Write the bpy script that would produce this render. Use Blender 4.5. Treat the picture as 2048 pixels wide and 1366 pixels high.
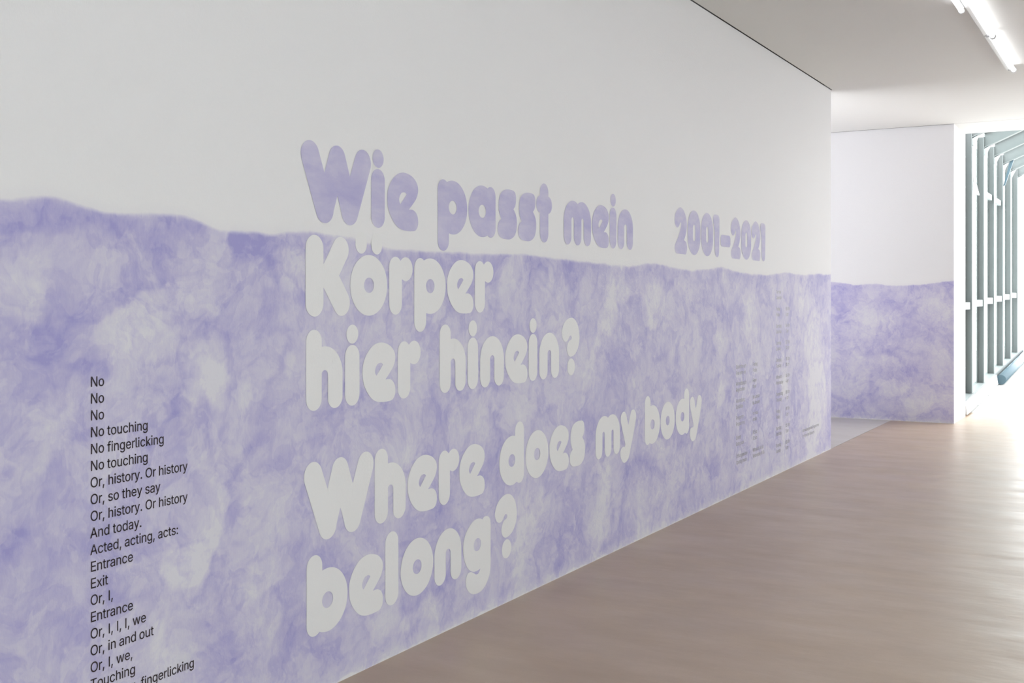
import bpy, bmesh, math, random
import numpy as np
from mathutils import Vector
from mathutils.geometry import tessellate_polygon

for o in list(bpy.data.objects):
    bpy.data.objects.remove(o, do_unlink=True)
SC = bpy.context.scene
COL = SC.collection
random.seed(7)

# ------------------------------------------------------------------ camera
# x = 0 is the face of the long mural wall, y runs along it, z is up (metres)
YAW = math.atan(1284 / 2237)
cam_data = bpy.data.cameras.new('camera')
cam_data.sensor_width = 36
cam_data.lens = 36 * 2237 / 2048
cam_data.shift_y = -(683 - 592) / 2048
cam_data.clip_end = 300
cam = bpy.data.objects.new('camera', cam_data)
COL.objects.link(cam)
cam.location = (2.747, 0, 1.5)
cam.rotation_euler = (math.pi / 2, 0, YAW)
SC.camera = cam

# ------------------------------------------------------------------ world, exposure
SC.view_settings.view_transform = 'Standard'
SC.view_settings.look = 'None'
SC.view_settings.exposure = 0.22
SC.view_settings.gamma = 1
SC.view_settings.use_curve_mapping = False
world = bpy.data.worlds.new('overcast_sky')
SC.world = world
world.use_nodes = True
bg = world.node_tree.nodes['Background']
bg.inputs['Color'].default_value = (0.965, 0.985, 1.0, 1)
bg.inputs['Strength'].default_value = 4.7
TUBE_STRENGTH = 4.0
SC.cycles.transparent_max_bounces = 48   # many panes stand one behind another in the gallery

TXT_SX, TXT_TR = 0.96, -0.006

# ------------------------------------------------------------------ measured shape data
GLYPH_OUTLINES = {
  ' ': (0.188, ''),
  ',': (0.188, '38,-119 68,71 137,71 84,-119'),
  '-': (0.453, '337,244 337,188 114,188 114,244'),
  '.': (0.188, '95,-4 83,-3 73,1 63,9 55,18 51,29 50,41 51,53 55,64 63,73 73,81 83,85 95,87 107,85 118,81 128,73 135,64 140,53 141,41 140,29 135,18 128,9 118,1 107,-3'),
  '/': (0.249, '235,533 71,-76 14,-76 178,533'),
  '0': (0.453, '227,-7 191,-3 158,7 130,24 105,48 85,77 69,113 60,144 53,178 49,214 48,254 49,294 53,330 60,364 69,395 85,431 106,461 130,484 159,502 191,512 227,516 262,512 295,502 323,484 348,461 368,431 384,395 393,364 400,330 404,294 405,254 404,214 400,178 393,144 384,113 368,77 348,48 323,24 295,7 263,-3;227,50 250,52 271,60 290,74 306,92 320,116 330,144 344,254 330,365 320,393 306,416 290,435 271,449 250,457 227,460 203,457 182,449 163,435 147,416 134,393 123,365 109,254 123,144 134,116 147,92 163,74 182,60 203,52'),
  '1': (0.453, '76,0 76,55 391,55 391,0;276,509 276,0 212,0 212,448 209,448 86,358 86,427 198,509'),
  '2': (0.453, '64,0 64,47 234,229 282,282 311,327 320,371 319,389 315,405 308,419 298,431 287,441 273,449 224,460 205,458 188,454 172,447 159,438 148,427 139,413 132,398 128,381 127,362 66,362 68,391 75,418 86,442 102,464 121,482 143,496 168,507 196,513 225,516 254,513 281,507 306,497 328,482 346,465 361,445 372,423 379,398 381,372 371,318 336,259 267,180 153,60 153,57 389,57 389,0'),
  '3': (0.453, '218,-7 188,-5 159,1 133,10 108,22 88,38 70,57 57,79 48,104 44,132 109,132 112,115 118,100 126,87 137,76 150,66 165,59 219,50 275,61 291,69 304,80 315,93 323,108 328,125 329,145 328,163 323,180 316,196 306,211 292,223 275,234 254,241 229,246 201,248 157,248 157,299 288,448 288,452 70,452 70,509 372,509 372,461 211,278 211,289 247,290 279,286 308,276 333,262 354,244 371,222 383,198 391,173 393,145 390,116 383,90 370,66 354,45 333,27 309,12 281,2 251,-5'),
  '4': (0.453, '40,105 40,158 247,509 311,509 109,166 109,163 413,163 413,105;282,0 282,121 282,146 282,318 343,318 343,0'),
  '5': (0.453, '221,-7 192,-5 165,1 140,11 118,25 99,41 83,60 71,82 63,105 60,130 122,130 125,115 130,102 138,89 173,60 221,50 241,51 259,56 276,64 291,75 304,89 314,104 322,122 326,141 328,162 326,183 321,203 314,221 303,237 290,251 275,262 257,270 238,275 218,277 167,268 128,246 67,253 96,509 366,509 366,452 151,452 134,301 136,301 178,325 229,334 294,321 345,285 379,231 391,163 388,132 381,102 369,76 352,52 332,32 309,15 282,3 253,-4'),
  '6': (0.453, '226,-7 196,-4 168,3 142,15 119,31 100,51 84,74 73,101 66,130 64,162 80,239 137,340 252,509 322,509 151,261 145,261 165,288 196,307 235,314 265,312 291,305 316,295 337,280 355,262 370,240 380,215 387,187 389,157 387,127 379,98 368,73 352,50 333,30 310,14 284,3 257,-4;226,48 245,50 263,55 279,63 293,73 304,86 314,101 322,119 326,137 327,157 326,178 322,196 314,213 304,228 293,241 279,251 263,259 245,264 226,265 207,264 190,259 174,252 160,241 148,229 138,214 131,197 126,179 125,158 126,138 131,119 138,102 148,86 160,73 174,63 190,55 207,50'),
  '7': (0.453, '97,0 323,448 323,452 62,452 62,509 391,509 391,449 165,0'),
  '8': (0.453, '226,-7 193,-5 163,1 136,11 111,25 91,42 74,62 62,84 54,109 52,135 53,156 58,176 65,195 101,241 117,252 134,260 153,265 153,267 129,276 109,289 93,308 80,330 73,354 70,380 73,405 79,429 90,450 106,469 124,485 146,498 170,508 197,514 226,516 255,514 282,508 306,498 328,485 346,469 361,450 373,429 379,405 382,380 379,354 372,330 359,308 343,289 323,276 300,267 300,265 319,260 335,252 351,241 387,195 395,176 399,156 401,135 398,109 391,84 378,62 362,42 341,25 317,11 289,1 259,-5;226,49 285,60 300,69 313,79 323,91 331,106 335,121 337,139 335,157 330,173 322,189 312,202 298,213 283,223 265,230 247,234 226,235 206,234 187,230 169,223 154,213 140,202 130,189 122,173 117,157 115,139 117,121 121,106 129,91 139,79 152,69 167,60;226,290 274,300 287,308 298,318 307,330 314,344 318,359 319,376 318,392 314,407 308,420 299,432 288,442 275,449 226,460 177,449 164,442 153,432 145,420 138,407 134,392 133,376 134,359 138,344 145,330 154,318 165,308 178,300'),
  '9': (0.453, '226,516 256,513 285,506 310,494 333,478 352,458 368,434 380,408 387,378 389,347 373,270 315,168 200,0 130,0 301,248 307,248 287,221 257,202 218,195 188,197 161,203 137,214 116,229 98,247 83,269 72,294 66,321 64,352 66,382 73,411 85,436 101,459 120,479 143,494 168,506 196,513;226,460 207,459 190,454 174,446 160,435 148,423 138,407 131,390 127,372 125,352 127,331 131,313 138,295 148,280 160,268 174,257 190,250 207,245 226,243 245,245 263,249 279,257 293,267 305,280 314,295 322,312 326,330 327,350 326,371 322,390 314,407 305,422 293,435 279,446 263,454 245,459'),
  ':': (0.188, '95,-4 83,-3 73,1 63,9 55,18 51,29 50,41 51,53 55,64 63,73 73,81 83,85 95,87 107,85 118,81 128,73 135,64 140,53 141,41 140,29 135,18 128,9 118,1 107,-3;95,271 83,272 73,277 63,284 55,294 51,304 50,316 51,328 55,339 63,349 73,356 83,360 95,362 107,360 118,356 128,349 135,339 140,328 141,316 140,304 135,294 128,284 118,277 107,272'),
  '?': (0.358, '132,152 132,159 141,230 148,245 157,258 168,269 209,298 247,334 255,349 260,365 262,384 260,399 257,413 250,425 220,452 178,462 137,453 125,446 115,437 106,425 99,412 94,396 92,378 27,378 30,406 38,430 49,452 64,471 82,487 103,499 126,508 151,514 178,516 206,514 232,508 255,498 275,486 292,470 306,451 316,430 322,407 324,382 322,356 316,332 306,311 292,292 275,276 254,261 219,235 200,205 194,158 194,152;164,-4 152,-3 141,1 131,9 124,18 120,29 118,41 120,53 124,64 131,73 141,80 152,85 164,86 176,85 186,80 196,73 203,64 208,53 209,41 208,29 203,18 196,9 186,1 176,-3'),
  'A': (0.48, '16,0 201,509 276,509 463,0 395,0 287,302 264,372 232,478 245,478 213,371 191,302 85,0;110,142 110,199 370,199 370,142'),
  'B': (0.456, '60,0 60,509 241,509 274,507 304,501 329,491 350,477 367,461 381,442 390,421 396,398 398,374 397,353 393,336 387,320 356,286 315,267 315,262 331,260 347,254 363,245 378,234 391,220 402,203 411,184 416,161 418,136 416,111 410,88 400,67 386,48 368,31 344,18 317,8 284,2 247,0;125,57 245,57 281,60 309,67 330,80 344,96 353,115 355,137 354,153 350,169 342,184 333,197 320,209 306,218 289,225 269,229 248,231 125,231;125,285 238,285 288,296 302,304 314,314 323,326 330,340 335,355 336,372 333,393 326,412 313,429 294,442 270,449 240,452 125,452'),
  'C': (0.51, '267,-7 235,-5 205,1 177,11 150,25 126,42 104,63 86,88 70,115 57,146 48,179 42,215 40,254 42,293 48,329 57,362 70,393 86,421 104,445 126,466 150,484 177,498 205,508 235,514 267,516 340,504 402,471 448,418 473,348 408,348 389,395 357,428 315,449 267,456 237,453 209,445 184,432 161,414 141,391 125,364 113,332 106,295 103,254 106,213 113,177 125,145 141,117 161,94 184,76 210,63 237,56 267,53 315,60 357,81 389,114 408,160 473,160 448,91 402,38 341,5'),
  'D': (0.502, '219,0 96,0 96,57 215,57 254,60 288,68 318,81 343,99 363,122 379,149 390,181 397,216 399,255 397,294 390,329 379,361 364,388 344,410 320,428 291,441 258,449 221,452 93,452 93,509 225,509 261,507 294,501 325,492 353,478 385,455 412,426 433,391 446,361 455,329 460,293 462,255 460,217 455,181 446,149 433,119 417,92 398,68 376,48 351,31 322,17 291,8 256,2;125,509 125,0 60,0 60,509'),
  'E': (0.419, '60,0 60,509 372,509 372,452 125,452 125,286 355,286 355,229 125,229 125,57 375,57 375,0'),
  'F': (0.41, '60,0 60,509 369,509 369,452 125,452 125,278 346,278 346,221 125,221 125,0'),
  'G': (0.52, '269,-7 236,-5 205,1 176,11 149,25 125,43 104,64 85,88 69,116 57,146 47,179 42,215 40,254 42,293 47,329 57,362 69,393 85,421 103,445 125,466 149,484 175,498 203,508 233,514 265,516 340,504 403,469 449,416 474,349 408,349 387,393 356,427 315,448 265,456 236,453 209,445 183,432 160,414 141,392 125,364 113,332 106,295 103,254 106,213 113,177 125,145 141,117 161,95 184,76 210,63 238,56 269,53 296,55 322,61 345,71 365,85 382,102 396,123 407,147 413,173 415,202 434,199 283,199 283,256 478,256 478,200 475,160 466,124 451,91 431,62 406,38 377,19 344,5 308,-4'),
  'H': (0.517, '60,0 60,509 125,509 125,289 392,289 392,509 457,509 457,0 392,0 392,232 125,232 125,0'),
  'I': (0.2, '70,0 70,509 132,509 132,0'),
  'J': (0.396, '185,-7 143,-2 106,11 75,33 57,55 44,81 36,111 33,145 33,173 98,173 98,145 100,117 108,93 122,74 139,61 160,53 185,50 209,53 230,61 248,74 261,93 269,117 272,145 272,509 336,509 336,145 334,111 326,81 313,55 294,33 263,11 227,-2'),
  'K': (0.467, '104,145 104,216 139,261 174,303 212,344 364,509 448,509 231,276 228,276;60,0 60,509 125,509 125,334 124,225 125,193 125,0;372,0 188,259 228,309 449,0'),
  'L': (0.393, '60,0 60,509 125,509 125,57 361,57 361,0'),
  'M': (0.628, '60,0 60,509 152,509 277,187 287,159 299,123 311,84 322,49 307,49 318,83 330,121 342,158 352,187 476,509 568,509 568,0 504,0 504,291 504,327 505,369 506,413 507,457 513,457 498,409 482,363 467,322 456,291 342,0 286,0 170,291 159,321 145,361 129,408 112,457 119,457 120,416 121,372 122,328 122,291 122,0'),
  'N': (0.523, '60,0 60,509 136,509 343,183 363,151 388,107 414,55 405,54 401,108 399,157 399,195 399,509 463,509 463,0 387,0 202,290 177,331 148,381 108,452 119,454 122,384 124,328 125,291 125,0'),
  'O': (0.533, '267,-7 235,-5 205,1 177,11 150,25 126,42 105,63 86,88 70,115 57,146 48,179 42,215 40,254 42,293 48,329 57,362 70,393 86,421 105,445 126,466 150,484 177,498 205,508 235,514 267,516 299,514 329,508 357,498 384,484 408,466 429,445 448,421 464,393 477,362 486,329 491,293 493,254 491,215 486,179 477,146 464,115 448,88 429,63 408,42 384,25 357,11 329,1 299,-5;267,53 296,55 324,63 349,76 372,94 392,116 408,144 420,176 428,213 430,254 428,295 420,332 408,365 392,392 372,415 349,433 324,446 296,453 267,456 237,453 210,445 184,433 161,415 142,392 125,364 113,332 106,295 103,254 106,213 113,176 125,144 142,117 161,94 184,76 210,63 237,55'),
  'P': (0.445, '60,0 60,509 235,509 272,506 305,499 332,487 356,471 375,452 390,430 400,404 407,377 409,348 407,318 400,291 390,265 375,243 356,223 332,207 305,195 272,188 235,186 109,186 109,242 233,242 257,244 279,248 297,256 312,266 324,279 333,294 344,348 333,402 324,416 312,428 297,439 279,446 257,451 232,452 125,452 125,0'),
  'Q': (0.533, '245,159 313,159 369,85 384,65 468,-48 401,-48 346,27 331,46;267,-7 235,-5 205,1 177,11 150,25 126,42 105,63 86,88 70,115 57,146 48,179 42,215 40,254 42,293 48,329 57,362 70,393 86,421 105,445 126,466 150,484 177,498 205,508 235,514 267,516 299,514 329,508 357,498 384,484 408,466 429,445 448,421 464,393 477,362 486,329 491,293 493,254 491,215 486,179 477,146 464,115 448,88 429,63 408,42 384,25 357,11 329,1 299,-5;267,53 296,55 324,63 349,76 372,94 392,116 408,144 420,176 428,213 430,254 428,295 420,332 408,365 392,392 372,415 349,433 324,446 296,453 267,456 237,453 210,445 184,433 161,415 142,392 125,364 113,332 106,295 103,254 106,213 113,176 125,144 142,117 161,94 184,76 210,63 237,55'),
  'R': (0.449, '60,0 60,509 236,509 273,506 305,500 333,489 356,473 376,455 390,433 401,408 407,381 409,352 407,323 401,296 390,271 376,250 356,232 333,217 305,206 273,200 236,198 96,198 96,255 234,255 258,256 280,260 298,267 313,276 325,287 334,300 340,316 344,333 345,352 344,371 340,389 334,405 325,419 313,430 298,440 279,446 258,451 233,452 125,452 125,0;353,0 230,229 303,229 428,0'),
  'S': (0.447, '224,-9 188,-7 156,-1 128,9 102,23 81,40 64,60 51,83 42,109 38,137 104,137 108,118 114,102 123,88 136,76 150,66 166,59 224,49 286,60 303,69 317,79 329,92 338,106 344,122 346,139 344,154 340,168 332,179 296,205 245,222 184,239 145,253 112,269 86,289 67,313 56,341 52,372 54,400 62,425 75,448 92,468 113,484 138,498 165,508 195,514 227,516 259,514 289,508 316,498 340,484 360,468 377,449 390,427 398,403 401,378 337,378 332,402 320,421 302,437 280,449 254,456 225,459 167,448 152,440 139,430 129,418 121,405 117,391 115,376 117,359 122,345 131,334 169,308 212,293 264,279 312,264 359,238 395,198 402,180 407,161 408,139 406,112 399,87 386,64 370,43 349,25 323,11 294,0 261,-7'),
  'T': (0.449, '32,452 32,509 417,509 417,452 257,452 257,0 193,0 193,452'),
  'U': (0.517, '259,-8 220,-6 186,2 154,15 126,33 103,55 85,80 71,108 63,140 60,173 60,509 124,509 124,178 126,155 132,133 141,113 153,95 169,80 187,68 208,59 232,53 259,52 285,53 309,59 331,68 349,80 364,95 377,113 385,133 391,155 393,178 393,509 457,509 457,173 454,140 446,108 433,80 414,55 391,33 363,15 332,2 297,-6'),
  'V': (0.48, '204,0 16,509 84,509 192,206 215,137 248,31 235,31 267,138 290,206 395,509 463,509 278,0'),
  'W': (0.686, '155,0 16,509 82,509 163,196 175,145 187,94 197,40 189,40 200,94 211,145 224,196 306,509 380,509 462,196 474,145 486,94 497,40 488,40 499,94 510,145 523,196 603,509 670,509 530,0 455,0 368,323 351,391 336,475 350,475 335,395 318,323 230,0'),
  'X': (0.474, '18,0 217,284 217,236 29,509 104,509 178,400 204,361 223,329 243,292 232,292 252,329 272,361 298,400 374,509 446,509 259,239 259,287 456,0 382,0 292,129 268,165 250,195 230,231 244,231 225,196 206,166 182,129 91,0'),
  'Y': (0.472, '203,0 203,208 16,509 91,509 192,344 222,292 250,230 224,230 251,293 280,344 381,509 455,509 268,208 268,0'),
  'Z': (0.438, '42,0 42,46 273,385 306,431 341,476 348,454 285,452 223,452 40,452 40,509 397,509 397,462 169,129 134,81 97,33 90,54 152,57 214,57 399,57 399,0'),
  'a': (0.389, '160,-9 137,-7 115,-3 94,5 76,15 60,29 48,45 38,63 32,84 30,108 32,128 36,146 43,161 53,174 64,184 78,193 125,211 178,220 234,227 265,235 271,240 274,246 276,255 276,257 267,297 260,307 251,315 240,322 196,331 149,322 118,301 100,274 41,291 51,313 64,331 79,346 133,375 194,384 239,379 286,360 300,350 312,336 322,320 330,301 335,278 337,251 337,0 277,0 277,52 272,52 252,25 215,1;170,45 192,47 211,51 228,59 242,68 254,80 263,93 270,108 274,122 276,138 276,190 259,182 231,176 200,171 175,168 134,159 103,139 97,130 93,118 92,105 93,93 96,82 102,72 130,52'),
  'b': (0.424, '229,-8 208,-7 189,-3 172,4 138,31 118,59 112,59 112,0 53,0 53,509 114,509 114,319 118,319 137,346 171,373 188,379 207,383 229,384 259,382 287,374 313,361 335,342 354,320 370,293 381,261 388,227 390,189 388,151 381,116 370,84 355,57 336,34 313,16 288,3 260,-6;220,47 242,49 262,55 279,66 294,80 306,97 316,117 328,189 316,261 307,281 295,298 280,311 262,322 243,328 220,330 198,328 178,322 161,312 147,299 134,282 125,263 113,189 125,115 135,95 147,78 162,65 179,55 198,49'),
  'c': (0.396, '207,-8 174,-5 144,3 117,16 93,35 72,58 56,85 44,116 37,150 34,187 37,225 44,260 56,291 72,318 93,341 117,360 144,374 174,382 207,384 260,377 305,356 340,322 362,277 303,262 290,289 270,311 242,325 207,330 184,328 163,321 145,310 130,296 118,278 108,258 96,187 108,117 118,97 130,80 145,66 163,55 184,49 207,46 243,52 271,66 292,89 304,117 363,102 341,56 306,21 261,-1'),
  'd': (0.424, '195,-8 165,-6 137,3 111,16 89,34 70,57 55,84 43,116 36,151 34,189 36,227 43,261 55,293 70,320 89,342 112,361 137,374 165,382 196,384 218,383 237,379 253,373 287,346 306,319 311,319 311,509 372,509 372,0 313,0 313,59 307,59 287,31 252,4 236,-3 217,-7;205,47 226,49 246,55 263,65 278,78 290,95 299,115 312,189 300,263 290,282 278,299 263,312 246,322 227,328 205,330 182,328 162,322 145,311 130,298 118,281 108,261 96,189 109,117 118,97 130,80 145,66 162,55 182,49'),
  'e': (0.404, '212,-8 177,-5 145,3 117,16 92,35 72,58 56,85 44,116 37,150 34,187 36,224 44,258 55,290 71,317 91,340 115,359 142,373 172,382 205,384 266,374 319,341 334,324 347,305 357,282 371,194 371,169 75,169 75,221 338,221 310,202 298,269 288,286 277,301 263,314 246,323 227,328 205,330 183,328 164,323 146,313 131,301 119,286 109,270 102,251 97,231 96,211 96,178 98,151 102,127 110,106 121,88 135,73 151,61 169,53 190,48 212,46 254,53 285,73 306,105 365,91 358,72 348,55 335,39 283,4'),
  'f': (0.254, '228,379 228,327 6,327 6,379;81,0 81,432 82,452 87,470 96,486 107,499 120,510 135,519 187,530 222,527 243,521 227,468 215,472 195,474 178,472 164,468 154,460 147,449 143,435 142,419 142,0'),
  'g': (0.425, '207,-151 134,-140 82,-110 51,-69 101,-41 122,-66 154,-88 207,-97 236,-95 261,-87 282,-75 298,-58 308,-34 311,-6 311,68 306,68 287,41 252,16 236,10 217,6 195,5 165,7 138,14 113,27 90,43 71,65 55,90 43,120 36,154 34,191 36,229 43,263 55,293 71,320 90,342 112,361 138,374 166,382 196,384 218,383 237,379 253,373 288,346 308,319 313,319 313,379 372,379 372,-9 370,-40 363,-67 350,-90 334,-109 314,-124 291,-136;205,59 227,61 246,66 264,75 278,87 290,103 300,121 312,193 300,264 291,283 279,299 264,312 247,322 227,328 205,330 182,328 163,322 145,312 130,298 118,282 109,262 96,193 109,123 118,104 131,88 145,76 163,66 183,61'),
  'h': (0.41, '114,227 114,0 53,0 53,509 114,509 114,287 102,287 116,319 132,344 152,362 175,374 200,382 227,384 252,383 275,377 295,369 313,356 328,340 341,321 350,298 355,271 357,240 357,0 296,0 296,235 293,263 286,286 273,304 256,318 235,326 210,329 192,328 176,324 161,317 147,308 136,297 126,283 119,266 115,248'),
  'i': (0.167, '53,0 53,379 114,379 114,0;84,443 73,444 63,448 54,455 47,463 43,472 41,483 43,494 47,504 54,512 63,518 73,522 84,524 95,522 105,518 114,512 121,504 125,494 126,483 125,472 121,463 114,455 105,448 95,444'),
  'j': (0.167, '53,379 114,379 114,-30 112,-52 108,-72 102,-90 92,-106 80,-119 65,-129 47,-137 27,-141 4,-143 -10,-143 -10,-87 2,-87 18,-85 31,-80 40,-72 47,-61 51,-46 53,-29;83,443 72,444 62,448 53,455 47,463 42,472 41,483 42,494 47,504 53,512 62,518 72,522 83,524 95,522 105,518 114,512 120,504 125,494 126,483 125,472 120,463 114,455 105,448 95,444'),
  'k': (0.381, '110,137 110,212 121,212 284,379 360,379 184,199 177,199;53,0 53,509 114,509 114,0;294,0 148,186 191,229 372,0'),
  'l': (0.189, '139,-2 112,0 91,8 74,20 62,37 55,59 53,84 53,509 114,509 114,99 120,62 126,57 135,53 146,52 160,53 170,54 181,3 162,-1'),
  'm': (0.61, '53,0 53,379 112,379 112,295 108,295 132,346 172,376 219,386 245,383 268,375 287,361 303,342 314,320 321,295 312,295 318,312 326,329 337,343 381,375 437,386 458,385 478,380 497,372 514,361 529,346 541,328 550,307 555,283 557,255 557,0 496,0 496,254 493,279 485,298 473,313 456,323 438,329 419,330 402,329 387,326 374,320 363,312 353,302 345,290 335,247 335,0 274,0 274,260 272,280 265,297 253,311 238,322 220,328 199,330 158,320 145,312 135,302 126,289 119,274 115,257 114,238 114,0'),
  'n': (0.41, '114,227 114,0 53,0 53,379 112,379 112,287 102,287 116,319 132,344 152,362 175,374 200,382 227,384 252,383 275,377 295,369 313,356 328,340 341,321 350,298 355,271 357,240 357,0 296,0 296,235 293,263 286,286 273,304 256,318 235,326 210,329 192,328 176,324 161,317 147,308 136,297 126,283 119,266 115,248'),
  'o': (0.415, '207,-8 174,-5 144,3 117,16 93,35 72,58 56,85 44,116 37,150 34,187 37,225 44,260 56,291 72,318 93,341 117,360 144,374 174,382 207,384 241,382 271,374 299,360 323,341 343,318 359,291 371,260 379,225 381,187 379,150 371,116 359,85 343,58 323,35 299,16 271,3 241,-5;207,46 231,49 252,55 270,66 285,80 298,97 307,117 319,187 307,258 298,278 285,296 270,310 252,321 231,328 207,330 184,328 163,321 145,310 130,296 118,278 108,258 96,187 108,117 118,97 130,80 145,66 163,55 184,49'),
  'p': (0.424, '53,-143 53,379 112,379 112,319 118,319 137,346 171,373 188,379 207,383 229,384 259,382 287,374 313,361 335,342 354,320 370,293 381,261 388,227 390,189 388,151 381,116 370,84 355,57 336,34 313,16 288,3 260,-6 229,-8 208,-7 189,-3 173,4 138,31 118,59 114,59 114,-143;220,47 242,49 262,55 279,66 294,80 306,97 316,117 328,189 316,261 307,281 295,298 280,311 262,322 243,328 220,330 198,328 178,322 161,312 147,299 134,282 125,263 113,189 125,115 135,95 147,78 162,65 179,55 198,49'),
  'q': (0.424, '372,-143 311,-143 311,59 306,59 287,31 252,4 236,-3 217,-7 195,-8 165,-6 137,3 111,16 89,34 70,57 55,84 43,116 36,151 34,189 36,227 43,261 55,293 70,320 89,342 112,361 137,374 165,382 196,384 218,383 237,379 253,373 287,346 307,319 313,319 313,379 372,379;205,47 226,49 246,55 263,65 278,78 290,95 299,115 312,189 300,263 290,282 278,299 263,312 246,322 227,328 205,330 182,328 162,322 145,311 130,298 118,281 108,261 96,189 109,117 118,97 130,80 145,66 162,55 182,49'),
  'r': (0.259, '53,0 53,379 112,379 112,321 115,321 124,339 137,354 152,367 171,377 191,383 213,385 229,384 243,384 243,322 230,324 207,326 159,315 146,306 135,296 126,284 119,269 115,254 114,237 114,0'),
  's': (0.365, '182,-8 112,3 93,12 76,24 62,38 50,54 41,73 36,94 94,107 101,87 111,72 124,60 141,52 160,47 181,45 206,47 227,53 244,62 258,74 265,88 268,103 266,115 262,126 254,136 243,144 229,150 212,155 149,170 118,180 92,192 72,208 58,227 50,249 47,274 49,295 55,314 65,332 79,347 95,360 115,370 137,378 161,383 187,384 254,372 271,363 286,352 299,339 324,290 268,277 262,291 254,304 243,316 228,325 210,331 187,333 166,331 147,326 131,317 119,305 111,292 109,277 110,264 115,253 124,243 172,223 229,209 261,200 287,187 306,171 320,153 328,131 331,107 329,85 323,65 312,47 298,31 281,18 260,6 236,-2 210,-7'),
  't': (0.227, '204,379 204,327 6,327 6,379;65,471 126,471 126,98 127,83 130,70 136,61 144,55 156,51 170,50 185,51 202,54 213,2 192,-3 168,-4 138,-1 113,7 92,21 77,41 68,64 65,93'),
  'u': (0.41, '182,-5 158,-3 135,2 115,11 97,23 82,39 69,59 60,82 54,109 53,139 53,379 114,379 114,144 116,117 124,94 137,75 154,61 175,53 200,50 218,51 234,55 249,62 263,71 274,83 283,97 290,113 295,132 296,153 296,379 357,379 357,0 298,0 298,92 307,92 294,60 277,35 257,17 234,5 209,-3'),
  'v': (0.389, '163,0 17,379 84,379 165,155 187,87 206,21 184,21 203,87 224,155 305,379 371,379 226,0'),
  'w': (0.567, '138,0 23,379 87,379 133,214 154,137 175,41 165,41 186,135 206,214 252,379 316,379 362,214 382,136 402,41 391,41 413,135 434,214 480,379 545,379 429,0 368,0 319,172 305,225 291,280 277,338 291,338 277,280 263,225 248,172 199,0'),
  'x': (0.379, '21,0 171,218 171,171 29,379 100,379 147,306 179,253 207,206 175,206 202,253 233,306 282,379 352,379 209,169 209,214 358,0 287,0 231,85 200,136 173,182 205,182 178,136 148,85 91,0'),
  'y': (0.389, '47,-139 61,-86 71,-87 104,-89 113,-86 122,-81 130,-74 151,-36 163,-1 17,379 84,379 165,155 187,87 206,21 184,21 202,87 224,155 305,379 371,379 204,-58 177,-107 139,-136 91,-145 65,-143'),
  'z': (0.38, '42,0 42,46 254,320 254,323 48,323 48,379 333,379 333,331 126,60 126,56 339,56 339,0'),
  'Ä': (0.48, '16,0 201,509 276,509 463,0 395,0 287,302 264,372 232,478 245,478 213,371 191,302 85,0;110,142 110,199 370,199 370,142;312,572 301,574 292,577 283,584 276,592 272,602 271,612 272,623 276,633 283,641 292,648 301,651 312,653 322,651 332,648 340,641 347,633 351,623 352,612 351,602 347,592 340,584 332,577 322,574;168,572 157,574 148,577 139,584 133,592 129,602 127,612 129,623 133,633 139,641 148,648 157,651 168,653 179,651 188,648 196,641 203,633 207,623 208,612 207,602 203,592 196,584 188,577 179,574'),
  'Ö': (0.533, '267,-7 235,-5 205,1 177,11 150,25 126,42 105,63 86,88 70,115 57,146 48,179 42,215 40,254 42,293 48,329 57,362 70,393 86,421 105,445 126,466 150,484 177,498 205,508 235,514 267,516 299,514 329,508 357,498 384,484 408,466 429,445 448,421 464,393 477,362 486,329 491,293 493,254 491,215 486,179 477,146 464,115 448,88 429,63 408,42 384,25 357,11 329,1 299,-5;267,53 296,55 324,63 349,76 372,94 392,116 408,144 420,176 428,213 430,254 428,295 420,332 408,365 392,392 372,415 349,433 324,446 296,453 267,456 237,453 210,445 184,433 161,415 142,392 125,364 113,332 106,295 103,254 106,213 113,176 125,144 142,117 161,94 184,76 210,63 237,55;339,572 328,574 319,577 310,584 304,592 300,602 298,612 300,623 304,633 310,641 319,648 328,651 339,653 350,651 359,648 368,641 374,633 378,623 379,612 378,602 374,592 368,584 359,577 350,574;195,572 185,574 175,577 167,584 160,592 156,602 155,612 156,623 160,633 167,641 175,648 185,651 195,653 206,651 215,648 224,641 230,633 234,623 236,612 234,602 230,592 224,584 215,577 206,574'),
  'ä': (0.389, '160,-9 137,-7 115,-3 94,5 76,15 60,29 48,45 38,63 32,84 30,108 32,128 36,146 43,161 53,174 64,184 78,193 125,211 178,220 234,227 265,235 271,240 274,246 276,255 276,257 267,297 260,307 251,315 240,322 196,331 149,322 118,301 100,274 41,291 51,313 64,331 79,346 133,375 194,384 239,379 286,360 300,350 312,336 322,320 330,301 335,278 337,251 337,0 277,0 277,52 272,52 252,25 215,1;170,45 192,47 211,51 228,59 242,68 254,80 263,93 270,108 274,122 276,138 276,190 259,182 231,176 200,171 175,168 134,159 103,139 97,130 93,118 92,105 93,93 96,82 102,72 130,52;261,443 251,444 241,448 233,455 226,463 222,472 221,483 222,494 226,503 233,512 241,518 251,522 261,523 272,522 281,518 290,512 296,503 300,494 301,483 300,472 296,463 290,455 281,448 272,444;117,443 107,444 97,448 89,455 82,463 78,472 77,483 78,494 82,503 89,512 97,518 107,522 117,523 128,522 138,518 146,512 152,503 156,494 158,483 156,472 152,463 146,455 138,448 128,444'),
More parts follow.
